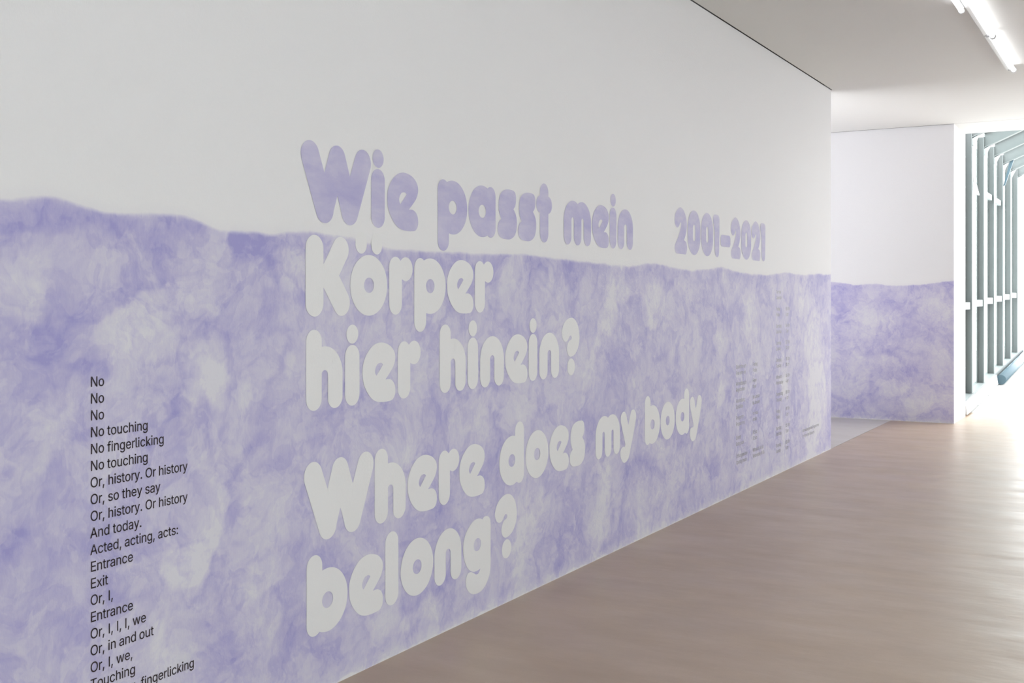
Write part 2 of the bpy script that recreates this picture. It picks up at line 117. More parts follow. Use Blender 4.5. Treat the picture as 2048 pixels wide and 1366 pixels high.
  'ö': (0.415, '207,-8 174,-5 144,3 117,16 93,35 72,58 56,85 44,116 37,150 34,187 37,225 44,260 56,291 72,318 93,341 117,360 144,374 174,382 207,384 241,382 271,374 299,360 323,341 343,318 359,291 371,260 379,225 381,187 379,150 371,116 359,85 343,58 323,35 299,16 271,3 241,-5;207,46 231,49 252,55 270,66 285,80 298,97 307,117 319,187 307,258 298,278 285,296 270,310 252,321 231,328 207,330 184,328 163,321 145,310 130,296 118,278 108,258 96,187 108,117 118,97 130,80 145,66 163,55 184,49;279,443 269,444 259,448 251,455 244,463 240,472 239,483 240,494 244,503 251,512 259,518 269,522 279,523 290,522 299,518 308,512 314,503 318,494 320,483 318,472 314,463 308,455 299,448 290,444;136,443 125,444 115,448 107,455 100,463 96,472 95,483 96,494 100,503 107,512 115,518 125,522 136,523 146,522 156,518 164,512 171,503 175,494 176,483 175,472 171,463 164,455 156,448 146,444'),
  'ü': (0.41, '182,-5 158,-3 135,2 115,11 97,23 82,39 69,59 60,82 54,109 53,139 53,379 114,379 114,144 116,117 124,94 137,75 154,61 175,53 200,50 218,51 234,55 249,62 263,71 274,83 283,97 290,113 295,132 296,153 296,379 357,379 357,0 298,0 298,92 307,92 294,60 277,35 257,17 234,5 209,-3;277,443 266,444 257,448 248,455 242,463 238,472 236,483 238,494 242,503 248,512 257,518 266,522 277,523 287,522 297,518 305,512 312,503 316,494 317,483 316,472 312,463 305,455 297,448 287,444;133,443 123,444 113,448 104,455 98,463 94,472 93,483 94,494 98,503 104,512 113,518 123,522 133,523 144,522 153,518 162,512 168,503 172,494 173,483 172,472 168,463 162,455 153,448 144,444'),
  '–': (0.35, '350,244 350,188 0,188 0,244'),
}
BUBBLE = {"e":[[[148.5,239.8],[108.2,241.9],[67.1,229.6],[26.6,197.0],[3.3,154.6],[1.1,114.4],[8.4,81.1],[30.2,46.4],[63.4,16.4],[96.9,2.6],[134.7,-2.1],[173.1,-1.8],[204.2,3.3],[221.5,23.6],[222.3,54.0],[210.5,75.6],[184.7,88.9],[154.6,89.3,1],[183.2,113.6],[210.5,141.4],[223.1,171.6],[218.3,198.5],[192.5,224.0]],[[121.1,159.8],[100.7,155.0],[85.7,135.3],[84.9,120.3],[93.2,107.9,1],[137.8,151.5,1],[130.9,157.2]]],"g":[[[208.0,240.5],[233.4,228.5],[245.1,201.9],[245.1,138.9],[245.1,56.7],[242.9,-14.0],[220.7,-63.9],[168.3,-101.1],[99.5,-105.7],[54.2,-87.3],[26.4,-55.5],[23.4,-23.2],[39.3,1.4],[66.2,4.6],[88.4,-3.9],[111.7,-15.8],[134.2,-15.3],[151.7,2.5,1],[116.8,-1.4],[81.3,3.0],[41.2,25.9],[11.5,69.0],[-0.3,126.7],[16.5,181.4],[56.2,219.2],[101.6,239.4],[142.5,240.4],[170.4,230.7,1],[183.9,239.7]],[[129.1,150.8],[103.6,143.8],[92.4,121.9],[99.5,100.7],[116.8,91.9],[142.5,96.0],[155.9,120.4],[147.6,141.9]]],"s":[[[89.8,243.1],[130.0,244.4],[163.5,239.5],[181.0,220.6],[182.0,190.1],[173.8,166.7],[157.4,151.3,1],[179.9,126.4],[191.3,96.5],[189.2,58.2],[170.7,22.7],[130.0,2.1],[79.8,-0.6],[35.3,5.4],[8.9,24.0],[3.1,53.4],[13.8,78.7],[38.3,96.1,1],[19.7,123.7],[12.8,153.0],[15.8,187.9],[33.4,219.0],[57.0,234.4]]],"2":[[[100.5,313.7],[47.6,293.3],[14.1,263.9],[2.6,228.4],[7.8,201.6],[31.9,179.6],[61.3,177.3],[84.6,190.3],[105.9,213.0],[118.7,209.8],[116.5,188.1],[89.9,143.6],[47.6,94.9],[14.1,66.3],[3.7,42.6],[11.0,19.7],[31.9,4.9],[79.3,3.3],[164.9,2.2],[202.9,2.6],[221.5,19.1],[229.2,51.1],[213.8,82.3],[173.6,97.2,1],[200.7,133.2],[221.5,177.9],[224.8,205.8],[208.4,252.5],[170.3,293.6],[134.8,309.7]]],"1":[[[0.4,285.3],[16.5,304.0],[56.2,308.6],[106.2,307.0],[131.5,289.0],[134.0,250.7],[131.5,165.2],[127.7,79.7],[122.6,28.3],[106.2,7.4],[81.1,2.8],[51.2,13.3],[35.0,42.4],[31.3,118.2],[28.8,194.1],[16.5,227.2],[1.7,255.9]]],"y":[[[42.8,241.4],[16.2,233.8],[-1.5,212.0],[-0.3,185.8],[25.7,125.7],[51.1,75.7],[63.9,45.4],[58.8,30.2,1],[28.8,31.6],[3.5,21.0],[-7.8,-1.1],[0.4,-30.8],[25.7,-56.2],[47.9,-65.1],[83.2,-61.0],[115.6,-40.0],[151.5,24.7],[187.7,98.0],[221.0,174.9],[226.3,204.0],[214.3,229.2],[185.7,241.9],[158.0,238.2],[141.7,219.8],[125.3,186.8],[109.1,155.3,1],[92.9,189.9],[80.0,217.5],[65.2,234.6]]],"?":[[[124.8,314.1],[75.1,310.5],[26.1,285.9],[0.4,248.2],[0.4,221.1],[14.0,197.8],[38.3,187.3],[62.8,190.0],[79.0,202.6],[92.4,215.3],[104.8,218.7],[115.8,207.6],[109.8,197.3],[85.0,189.1],[67.7,172.2],[59.3,143.9],[70.1,119.5],[95.9,104.2],[124.8,105.5],[160.1,117.9],[190.7,145.3],[208.7,182.8],[210.2,218.2],[195.8,263.8],[165.2,297.8]]]}
EDGE_MAIN = [[1.963,1.753],[2.002,1.769],[2.041,1.778],[2.09,1.786],[2.14,1.785],[2.192,1.776],[2.244,1.767],[2.299,1.758],[2.374,1.754],[2.452,1.756],[2.553,1.759],[2.639,1.758],[2.705,1.751],[2.773,1.733],[2.844,1.723],[2.942,1.724],[3.044,1.719],[3.124,1.731],[3.235,1.741],[3.321,1.743],[3.411,1.736],[3.504,1.728],[3.633,1.71],[3.805,1.698],[3.951,1.695],[4.144,1.697],[4.352,1.698],[4.575,1.698],[4.866,1.712],[5.131,1.705],[5.478,1.694],[5.932,1.683],[6.219,1.678],[6.448,1.702],[6.609,1.713],[6.82,1.692],[7.227,1.674],[7.572,1.692],[7.89,1.709],[8.29,1.68],[8.924,1.671],[9.493,1.702],[10.128,1.695],[10.653,1.713],[11.031,1.71]]
EDGE_BACK = [[-0.72,1.679],[-0.549,1.66],[-0.429,1.629],[-0.25,1.652],[-0.015,1.633],[0.159,1.626],[0.387,1.643],[0.555,1.665],[0.711,1.682]]
STROKES_MAIN = [[[[1.963,1.716],[2.139,1.724],[2.276,1.742],[2.334,1.727],[2.357,1.685],[2.375,1.633],[2.393,1.581],[2.436,1.538]],0.03,0.35],[[[1.963,1.735],[2.036,1.755],[2.092,1.764]],0.045,0.3],[[[2.134,1.762],[2.193,1.762],[2.253,1.745],[2.334,1.731]],0.03,0.3],[[[1.963,1.426],[2.012,1.428],[2.061,1.411],[2.092,1.397],[2.139,1.423],[2.193,1.417],[2.276,1.429],[2.334,1.447],[2.423,1.468],[2.517,1.474],[2.563,1.494]],0.022,0.4],[[[2.097,1.392],[2.166,1.4],[2.231,1.402],[2.287,1.42]],0.06,0.3],[[[1.963,1.384],[2.036,1.368],[2.087,1.344]],0.06,0.25],[[[2.139,1.333],[2.193,1.312],[2.237,1.268],[2.259,1.234]],0.05,0.35],[[[3.038,1.717],[2.958,1.691],[2.981,1.654],[3.054,1.628],[3.07,1.589],[3.112,1.55],[3.087,1.516],[3.005,1.482],[2.958,1.45]],0.035,0.45],[[[2.616,1.692],[2.74,1.651]],0.06,0.25],[[[2.454,1.626],[2.582,1.615]],0.07,0.15],[[[2.926,1.385],[3.021,1.393],[3.104,1.357],[3.038,1.292],[3.021,1.209],[3.029,1.131]],0.035,0.35],[[[2.705,1.354],[2.755,1.253],[2.791,1.15]],0.02,0.3],[[[2.363,1.557],[2.387,1.518]],0.03,0.3],[[[2.517,1.588],[2.65,1.561]],0.08,0.15],[[[1.973,1.259],[2.061,1.27],[2.139,1.265]],0.05,0.25],[[[2.627,1.145],[2.712,1.102],[2.751,1.041],[2.771,0.995],[2.821,0.96],[2.873,0.968],[2.925,1.03],[3.023,1.081]],0.02,0.4],[[[2.821,0.96],[2.837,0.907],[2.862,0.881],[2.811,0.815],[2.811,0.728],[2.771,0.619],[2.742,0.589],[2.684,0.566]],0.025,0.4],[[[2.742,0.582],[2.801,0.526],[2.821,0.477],[2.831,0.402],[2.904,0.376]],0.015,0.35],[[[2.24,1.152],[2.172,1.065],[2.135,1.05],[2.135,0.982],[2.139,0.945]],0.022,0.35],[[[1.963,0.989],[1.996,0.931],[2.044,0.875],[2.023,0.807],[2.003,0.763]],0.04,0.4],[[[2.03,0.847],[2.016,0.79]],0.08,0.25],[[[2.449,1.14],[2.563,1.095],[2.609,1.0]],0.03,0.3],[[[2.407,1.17],[2.51,1.107]],0.07,0.2],[[[2.424,0.59],[2.536,0.554],[2.655,0.558]],0.02,0.3],[[[2.374,0.581],[2.441,0.559]],0.04,0.3],[[[2.135,0.655],[2.128,0.608],[2.071,0.524]],0.03,0.35],[[[2.751,0.335],[2.811,0.261]],0.03,0.35],[[[1.963,0.5],[2.03,0.469],[2.247,0.471]],0.03,0.25],[[[1.963,0.465],[2.003,0.465]],0.05,0.3],[[[2.492,0.689],[2.572,0.687]],0.02,0.3],[[[2.904,0.458],[2.915,0.381]],0.015,0.3],[[[2.831,0.871],[2.852,0.662]],0.06,0.2],[[[3.206,1.488],[3.234,1.41]],0.06,0.25],[[[3.493,1.348],[3.704,1.361]],0.05,0.3],[[[3.365,1.043],[3.346,0.912]],0.06,0.4],[[[3.423,1.094],[3.726,1.083]],0.05,0.3],[[[3.863,1.541],[3.91,1.397]],0.04,0.25],[[[4.132,1.664],[4.237,1.609]],0.04,0.3],[[[4.318,1.404],[4.119,1.351]],0.05,0.3],[[[5.273,1.692],[5.444,1.658],[5.623,1.653]],0.05,0.4],[[[5.023,1.483],[5.006,1.582],[5.128,1.609]],0.02,0.3],[[[4.184,1.061],[4.681,1.008]],0.04,0.25],[[[4.989,0.893],[5.058,0.92],[5.2,0.916]],0.05,0.35],[[[4.56,0.902],[4.62,0.865]],0.02,0.35],[[[5.812,1.352],[5.79,1.233]],0.03,0.25],[[[5.562,1.241],[5.463,1.192]],0.05,0.3],[[[3.597,0.99],[3.76,0.907]],0.04,0.15],[[[5.386,1.491],[5.424,1.421]],0.06,0.25],[[[4.006,1.409],[4.056,1.338]],0.05,0.3],[[[4.318,1.654],[4.681,1.656]],0.03,0.25],[[[4.59,0.811],[4.59,0.522]],0.02,0.25],[[[4.109,0.214],[4.135,0.153],[4.095,0.053]],0.018,0.4],[[[5.16,0.599],[5.22,0.432],[5.322,0.302],[5.291,0.165],[5.343,0.04]],0.06,0.3],[[[6.133,0.405],[6.107,0.271],[6.081,0.201],[5.931,0.082]],0.03,0.3],[[[5.882,0.359],[6.107,0.271]],0.015,0.3],[[[3.841,0.544],[4.04,0.54],[4.21,0.535]],0.05,0.25],[[[3.385,0.522],[3.45,0.495]],0.09,0.4],[[[3.385,0.139],[3.539,0.124]],0.06,0.3],[[[3.514,0.089],[3.514,0.005]],0.008,0.4],[[[3.985,0.158],[4.04,0.152]],0.03,0.25],[[[3.841,0.17],[3.985,0.119]],0.015,0.25],[[[6.318,0.39],[6.513,0.374]],0.04,0.3],[[[3.483,0.447],[3.539,0.294]],0.07,0.25],[[[3.342,0.048],[3.483,0.028]],0.05,0.3],[[[6.354,1.669],[6.323,1.531],[6.386,1.404],[6.548,1.234]],0.07,0.3],[[[6.582,1.687],[6.858,1.559],[7.192,1.283]],0.07,0.3],[[[7.639,1.682],[7.66,1.462],[7.993,1.339]],0.03,0.3],[[[7.902,1.356],[8.277,1.381]],0.1,0.3],[[[8.375,1.602],[8.683,1.605]],0.1,0.25],[[[10.485,1.662],[10.94,1.648]],0.1,0.2],[[[5.964,1.097],[6.022,1.07]],0.06,0.3],[[[7.725,1.092],[7.682,0.888],[8.039,0.773],[7.993,0.593],[7.596,0.514],[7.533,0.304],[7.639,0.07]],0.03,0.3],[[[6.184,0.481],[6.154,0.096]],0.05,0.3],[[[7.116,0.22],[7.004,0.032]],0.03,0.25],[[[9.124,0.112],[9.182,0.002]],0.05,0.3],[[[6.23,0.438],[6.823,0.384]],0.06,0.3],[[[8.326,1.097],[8.375,0.462]],0.09,0.15],[[[9.928,1.398],[9.861,1.089]],0.06,0.15],[[[9.153,0.859],[9.182,0.429]],0.06,0.15],[[[6.649,1.1],[6.718,1.057]],0.05,0.3],[[[9.48,1.683],[9.668,1.543]],0.06,0.15]]
PALE_MAIN = [[2.423,1.33,0.14,0.35],[2.305,1.358,0.1,0.25],[2.517,1.365,0.1,0.25],[2.012,1.547,0.1,0.25],[2.026,1.473,0.09,0.3],[2.253,1.495,0.06,0.2],[2.88,1.667,0.08,0.3],[2.719,1.515,0.09,0.2],[2.691,1.204,0.1,0.4],[3.087,1.248,0.035,0.45],[3.18,1.632,0.07,0.3],[2.569,1.74,0.04,0.3],[2.322,1.457,0.02,0.3],[3.189,1.545,0.04,0.3],[2.051,1.163,0.12,0.3],[2.121,0.935,0.08,0.2],[2.674,1.148,0.08,0.35],[2.873,1.124,0.09,0.35],[2.693,1.025,0.08,0.25],[2.674,0.625,0.09,0.55],[2.751,0.781,0.08,0.35],[2.722,0.7,0.07,0.35],[2.979,0.713,0.1,0.25],[2.904,0.428,0.08,0.25],[2.563,0.455,0.06,0.35],[2.979,0.486,0.1,0.3],[3.023,0.285,0.1,0.3],[2.003,0.703,0.08,0.2],[2.771,0.944,0.05,0.3],[2.925,0.872,0.08,0.2],[2.374,0.647,0.08,0.15],[2.655,0.312,0.1,0.25],[4.76,1.563,0.12,0.35],[5.943,1.462,0.1,0.4],[5.921,1.322,0.12,0.4],[4.25,0.867,0.1,0.4],[4.43,0.862,0.1,0.4],[4.56,0.963,0.1,0.25],[3.863,1.371,0.06,0.25],[3.394,1.382,0.07,0.3],[4.184,1.392,0.04,0.2],[5.664,1.057,0.12,0.35],[4.922,0.956,0.12,0.2],[4.006,1.179,0.05,0.25],[5.182,1.567,0.05,0.3],[3.934,1.094,0.08,0.25],[5.877,1.193,0.08,0.3],[5.81,0.512,0.1,0.35],[5.763,0.255,0.18,0.4],[5.858,0.413,0.1,0.3],[4.95,0.303,0.12,0.3],[4.858,0.107,0.1,0.3],[4.04,0.052,0.07,0.5],[3.906,0.056,0.06,0.4],[4.421,0.003,0.08,0.35],[3.778,0.127,0.07,0.25],[5.063,0.438,0.1,0.3],[6.346,0.047,0.08,0.3],[4.822,0.238,0.08,0.3],[3.932,0.862,0.1,0.2],[4.717,0.016,0.06,0.2],[6.373,0.229,0.08,0.3],[4.968,0.544,0.06,0.3],[6.022,1.59,0.15,0.35],[6.582,1.428,0.14,0.35],[7.27,1.182,0.15,0.25],[8.578,1.329,0.16,0.4],[7.902,1.16,0.15,0.3],[6.323,1.003,0.1,0.2],[7.857,0.396,0.1,0.4],[7.902,0.18,0.1,0.35],[8.476,0.068,0.12,0.35],[9.48,0.751,0.14,0.4],[10.485,1.01,0.3,0.5],[10.558,0.582,0.35,0.5],[10.412,0.212,0.3,0.45],[7.812,0.715,0.07,0.3],[6.649,0.485,0.08,0.3],[6.615,0.255,0.12,0.35],[7.39,0.251,0.08,0.3],[9.48,0.136,0.2,0.4],[7.902,1.657,0.05,0.3],[10.13,1.452,0.2,0.3],[6.022,1.288,0.1,0.3]]  # pale washes; large ones near the wall end also paint in its brighter light
STROKES_BACK = [[[[-0.707,1.59],[-0.536,1.56]],0.09,0.3],[[[-0.707,1.343],[-0.607,1.2],[-0.636,1.011]],0.09,0.3],[[[-0.117,1.489],[0.074,1.531],[0.262,1.447]],0.08,0.3],[[[0.074,1.348],[0.395,1.169]],0.06,0.2],[[[-0.325,0.845],[0.047,0.911],[0.422,1.016]],0.1,0.3],[[[-0.228,0.762],[0.074,0.742],[0.356,0.694]],0.05,0.3],[[[0.047,0.572],[0.395,0.556]],0.06,0.3],[[[-0.228,0.591],[-0.2,0.393],[-0.2,0.208]],0.05,0.3],[[[-0.117,0.396],[-0.172,0.209]],0.04,0.25],[[[-0.678,0.403],[-0.593,0.233],[-0.451,0.096]],0.03,0.35],[[[-0.145,0.097],[-0.062,0.087],[0.395,0.055]],0.04,0.25],[[[0.422,0.919],[0.422,0.557]],0.1,0.2],[[[0.553,1.143],[0.709,0.953]],0.02,0.2],[[[0.632,0.592],[0.658,0.483]],0.02,0.2]]
PALE_BACK = [[-0.2,1.261,0.12,0.35],[0.047,1.221,0.15,0.35],[-0.423,0.843,0.08,0.3],[-0.228,1.047,0.06,0.3],[0.579,1.323,0.2,0.3],[0.579,0.494,0.25,0.25],[0.047,0.445,0.1,0.35],[-0.437,0.455,0.2,0.25],[0.289,0.231,0.12,0.3],[-0.117,0.666,0.05,0.3],[-0.536,1.071,0.08,0.2],[0.553,0.839,0.12,0.25]]

# ------------------------------------------------------------------ helpers
def link(name, me, mat=None, parent=None, label=None, kind=None, cat=None, group=None, mats=None):
    o = bpy.data.objects.new(name, me); COL.objects.link(o)
    for m in (mats or ([mat] if mat else [])):
        if len(me.materials) < len(mats or [mat]): me.materials.append(m)
    if parent is not None: o.parent = parent
    if label: o['label'] = label
    if kind: o['kind'] = kind
    if cat: o['category'] = cat
    if group: o['group'] = group
    return o

def thing(name, label, cat, loc, group=None):
    o = bpy.data.objects.new(name, None); COL.objects.link(o)
    o.location = loc; o['label'] = label; o['category'] = cat
    o.empty_display_size = 0.1
    if group: o['group'] = group
    return o

def mesh(name, verts, faces):
    me = bpy.data.meshes.new(name); me.from_pydata(verts, [], faces); me.update()
    return me

class MB:
    def __init__(s): s.v = []; s.f = []; s.m = []
    def box(s, x0, x1, y0, y1, z0, z1, mi=0):
        b = len(s.v)
        s.v += [(x0,y0,z0),(x1,y0,z0),(x1,y1,z0),(x0,y1,z0),(x0,y0,z1),(x1,y0,z1),(x1,y1,z1),(x0,y1,z1)]
        s.f += [tuple(b+i for i in q) for q in ((0,3,2,1),(4,5,6,7),(0,1,5,4),(1,2,6,5),(2,3,7,6),(3,0,4,7))]
        s.m += [mi]*6
        return s
    def hexa(s, pts, mi=0):
        b = len(s.v); s.v += [tuple(p) for p in pts]
        s.f += [tuple(b+i for i in q) for q in ((0,3,2,1),(4,5,6,7),(0,1,5,4),(1,2,6,5),(2,3,7,6),(3,0,4,7))]
        s.m += [mi]*6
        return s
    def tube(s, a, c, r, n=12, caps=True, r2=None):
        a = Vector(a); c = Vector(c); d = (c-a).normalized()
        u = d.cross(Vector((0,0,1)) if abs(d.z) < .9 else Vector((1,0,0))).normalized(); w = d.cross(u)
        b = len(s.v)
        for p, rr in ((a, r), (c, r2 or r)):
            for i in range(n):
                t = 2*math.pi*i/n; s.v.append(tuple(p + u*math.cos(t)*rr + w*math.sin(t)*rr))
        for i in range(n):
            j = (i+1) % n; s.f.append((b+i, b+j, b+n+j, b+n+i)); s.m.append(0)
        if caps:
            s.f.append(tuple(b+i for i in reversed(range(n)))); s.f.append(tuple(b+n+i for i in range(n))); s.m += [0,0]
        return s
    def me(s, name='m', smooth=False, bevel=0):
        me = mesh(name, s.v, s.f)
        if len(set(s.m)) > 1: me.polygons.foreach_set('material_index', s.m)
        bm = bmesh.new(); bm.from_mesh(me); bmesh.ops.recalc_face_normals(bm, faces=bm.faces)
        if bevel: bmesh.ops.bevel(bm, geom=list(bm.edges), offset=bevel, segments=2, affect='EDGES', profile=.5)
        bm.to_mesh(me); bm.free()
        if smooth:
            for p in me.polygons: p.use_smooth = len(p.vertices) == 4
        return me

# ------------------------------------------------------------------ materials
class NT:
    def __init__(s, name):
        s.mat = bpy.data.materials.new(name); s.mat.use_nodes = True
        s.t = s.mat.node_tree; s.n = s.t.nodes; s.b = s.n['Principled BSDF']
    def new(s, t, **kw):
        n = s.n.new(t)
        for k, v in kw.items(): setattr(n, k, v)
        return n
    def l(s, a, b): s.t.links.new(a, b)
    def val(s, sock, v):
        if hasattr(v, 'is_output') or isinstance(v, bpy.types.NodeSocket): s.l(v, sock)
        else: sock.default_value = v
    def math(s, op, a, b=0.0, c=None, clamp=False):
        n = s.new('ShaderNodeMath', operation=op, use_clamp=clamp)
        s.val(n.inputs[0], a); s.val(n.inputs[1], b)
        if c is not None: s.val(n.inputs[2], c)
        return n.outputs[0]
    def noise(s, vec, scale, detail=4, rough=.5, dist=0.0):
        n = s.new('ShaderNodeTexNoise'); s.l(vec, n.inputs['Vector'])
        n.inputs['Scale'].default_value = scale; n.inputs['Detail'].default_value = detail
        n.inputs['Roughness'].default_value = rough; n.inputs['Distortion'].default_value = dist
        return n
    def mapping(s, vec, scale=(1,1,1), loc=(0,0,0), rot=(0,0,0)):
        n = s.new('ShaderNodeMapping'); s.l(vec, n.inputs[0])
        n.inputs['Scale'].default_value = scale; n.inputs['Location'].default_value = loc; n.inputs['Rotation'].default_value = rot
        return n.outputs[0]
    def ramp(s, v, a, b, lo=0.0, hi=1.0, smooth=True):
        n = s.new('ShaderNodeMapRange', interpolation_type='SMOOTHSTEP' if smooth else 'LINEAR')
        s.val(n.inputs[0], v)
        for i, x in zip((1,2,3,4), (a, b, lo, hi)): s.val(n.inputs[i], x)
        return n.outputs[0]
    def mix(s, f, a, b):
        n = s.new('ShaderNodeMix', data_type='RGBA'); s.val(n.inputs[0], f)
        s.val(n.inputs[6], a); s.val(n.inputs[7], b)
        return n.outputs[2]
    def attr(s, name):
        n = s.new('ShaderNodeAttribute', attribute_name=name); return n.outputs['Fac']
    def coord(s): return s.new('ShaderNodeTexCoord').outputs['Object']
    def bump(s, h, strength, dist=.01):
        n = s.new('ShaderNodeBump'); s.l(h, n.inputs['Height'])
        n.inputs['Strength'].default_value = strength; n.inputs['Distance'].default_value = dist
        s.l(n.outputs[0], s.b.inputs['Normal'])

def plain(name, col, rough=.5, metal=0.0, var=.04, bump=.1):
    m = NT(name); co = m.coord()
    n = m.noise(co, 9, 4)
    c2 = tuple(max(0, c*(1-var*2)) for c in col[:3])+(1,)
    m.l(m.mix(n.outputs[0], tuple(col[:3])+(1,), c2), m.b.inputs['Base Color'])
    m.b.inputs['Roughness'].default_value = rough; m.b.inputs['Metallic'].default_value = metal
    if bump: m.bump(m.noise(co, 180, 2).outputs[0], bump, .002)
    return m.mat

WALL_WHITE = (0.795, 0.785, 0.812, 1)

def plaster(m, co):
    """woven roller texture of the painted wallpaper"""
    a = m.noise(m.mapping(co, (1, 1, .35)), 260, 2, .6).outputs[0]
    b = m.noise(co, 90, 2).outputs[0]
    m.bump(m.math('ADD', a, b), .22, .003)
    m.b.inputs['Roughness'].default_value = .62
    m.b.inputs['Specular IOR Level'].default_value = .3

def pigment_color(m, den):
    r = m.new('ShaderNodeValToRGB'); m.val(r.inputs[0], den)
    e = r.color_ramp.elements
    e[0].position = 0; e[0].color = (0.700, 0.685, 0.765, 1)
    e[1].position = 1; e[1].color = (0.355, 0.335, 0.640, 1)
    x = e.new(.38); x.color = (0.585, 0.555, 0.725, 1)
    x = e.new(.62); x.color = (0.490, 0.460, 0.690, 1)
    return r.outputs[0]

def wash(m, co, horizontal=False):
    """watercolour wash: cloudy density with darker drying rims"""
    warp = m.noise(co, 2.2, 3, .55)
    wv = m.new('ShaderNodeVectorMath', operation='MULTIPLY_ADD')
    m.l(warp.outputs['Color'], wv.inputs[0]); wv.inputs[1].default_value = (.35, .35, .35); m.l(co, wv.inputs[2])
    w = wv.outputs[0]
    cloud = m.noise(w, 2.1, 3, .55).outputs[0]
    cloud2 = m.noise(m.mapping(w, (1, 1, 1), (3.1, 7.7, 1.3)), 6.5, 4, .62).outputs[0]
    rim_n = m.noise(m.mapping(w, (1, 1, 1), (9.1, 2.2, 5.3)), 2.0, 3, .55).outputs[0]
    rim = m.math('SUBTRACT', 1.0, m.math('MULTIPLY', m.math('ABSOLUTE', m.math('SUBTRACT', rim_n, .5)), 22.0), clamp=True)
    rim_n2 = m.noise(m.mapping(w, (1, 1, 1), (1.7, 12.2, 8.3)), 4.2, 3, .6).outputs[0]
    rim2 = m.math('SUBTRACT', 1.0, m.math('MULTIPLY', m.math('ABSOLUTE', m.math('SUBTRACT', rim_n2, .48)), 26.0), clamp=True)
    mask = m.ramp(m.noise(co, 1.6, 2).outputs[0], .42, .62)
    strokes = m.noise(m.mapping(w, (1, .18, 1) if horizontal else (1, .8, .8)), 42, 4, .7).outputs[0]
    fine = m.noise(m.mapping(co, (1, 1, .3)), 120, 3, .7).outputs[0]
    d = m.math('MULTIPLY', m.math('SUBTRACT', cloud, .5), .55)
    d = m.math('ADD', d, m.math('MULTIPLY', m.math('SUBTRACT', cloud2, .5), .55))
    # overlapping patches of wash: a crisp dried edge on one side, fading away on the other
    for k, (sc, loc, amp) in enumerate(((1.5, (4.4, 1.1, 7.2), .16), (2.6, (8.8, 3.3, 2.1), .15), (4.4, (1.2, 9.4, 5.0), .13), (8.0, (6.6, 6.1, .4), .09))):
        n = m.noise(m.mapping(w, (1, 1, 1), loc), sc, 4, .58).outputs[0]
        edge = m.ramp(n, .500, .516)
        fade = m.ramp(n, .66, .515)
        d = m.math('ADD', d, m.math('MULTIPLY', m.math('MULTIPLY', edge, fade), amp))
    d = m.math('SUBTRACT', d, .13)
    d = m.math('ADD', d, m.math('MULTIPLY', m.math('MULTIPLY', rim, mask), .09))
    d = m.math('ADD', d, m.math('MULTIPLY', rim2, .05))
    d = m.math('ADD', d, m.math('MULTIPLY', m.math('SUBTRACT', strokes, .5), .36))
    d = m.math('ADD', d, m.math('MULTIPLY', m.math('SUBTRACT', fine, .5), .26))
    return d

def mural_material(name, horizontal=False):
    m = NT(name); co = m.coord()
    d = wash(m, co, horizontal)
    # break up the hand-placed strokes with noise so they read as brushed pigment
    hand = m.math('MULTIPLY', m.attr('pigment'), m.ramp(m.noise(co, 14, 5, .65).outputs[0], .25, .7, .55, 1.25))
    edge = m.attr('edge')
    en = m.noise(m.mapping(co, (1, .5, 1)), 9, 4, .6).outputs[0]
    e2 = m.math('ADD', edge, m.math('MULTIPLY', m.math('SUBTRACT', en, .5), .035))
    top_rim = m.math('MULTIPLY', m.ramp(e2, .0, .025), m.ramp(e2, .14, .03))
    den = m.math('ADD', m.math('ADD', m.math('ADD', d, hand), .40), m.math('MULTIPLY', top_rim, .12))
    sep = m.new('ShaderNodeSeparateXYZ'); m.l(co, sep.inputs[0])
    sn = m.noise(m.mapping(co, (1, .35, 1)), 16, 4, .7).outputs[0]
    zz = m.math('ADD', sep.outputs[2], m.math('MULTIPLY', m.math('SUBTRACT', sn, .5), .08))
    den = m.math('SUBTRACT', den, m.ramp(zz, .06, .0, 0, .30))
    den = m.math('MAXIMUM', m.math('MINIMUM', den, 1.0), 0.0)
    col = pigment_color(m, den)
    cover = m.ramp(e2, -.008, .012)
    faint = m.ramp(m.math('ADD', edge, m.math('MULTIPLY', m.math('SUBTRACT', en, .5), .05)), -.045, .01, 0, .10)
    cover = m.math('MAXIMUM', cover, faint)
    # thin strip of blank paint just above the floor, patchy
    blank = m.math('MULTIPLY', m.ramp(zz, .012, -.004), .8)
    cover = m.math('MULTIPLY', cover, m.math('SUBTRACT', 1.0, blank))
    m.l(m.mix(cover, WALL_WHITE, col), m.b.inputs['Base Color'])
    plaster(m, co)
    return m.mat

def letter_mural_material():
    m = NT('lavender_wash_letters'); co = m.coord()
    n1 = m.noise(m.mapping(co, (1, .35, 1), (2, 5, 9)), 11, 5, .6, .6).outputs[0]
    d = m.math('ADD', m.math('MULTIPLY', m.math('SUBTRACT', n1, .5), .9), .52)
    d = m.math('ADD', d, m.math('MULTIPLY', m.math('SUBTRACT', m.noise(co, 4.5, 3).outputs[0], .5), .6))
    d = m.math('MAXIMUM', m.math('MINIMUM', d, 1.0), 0.0)
    m.l(pigment_color(m, d), m.b.inputs['Base Color'])
    plaster(m, co)
    return m.mat

def white_wall_material(name, col=WALL_WHITE):
    m = NT(name); co = m.coord()
    n = m.noise(co, 1.3, 3)
    m.l(m.mix(n.outputs[0], col, tuple(c*.97 for c in col[:3])+(1,)), m.b.inputs['Base Color'])
    plaster(m, co); return m.mat

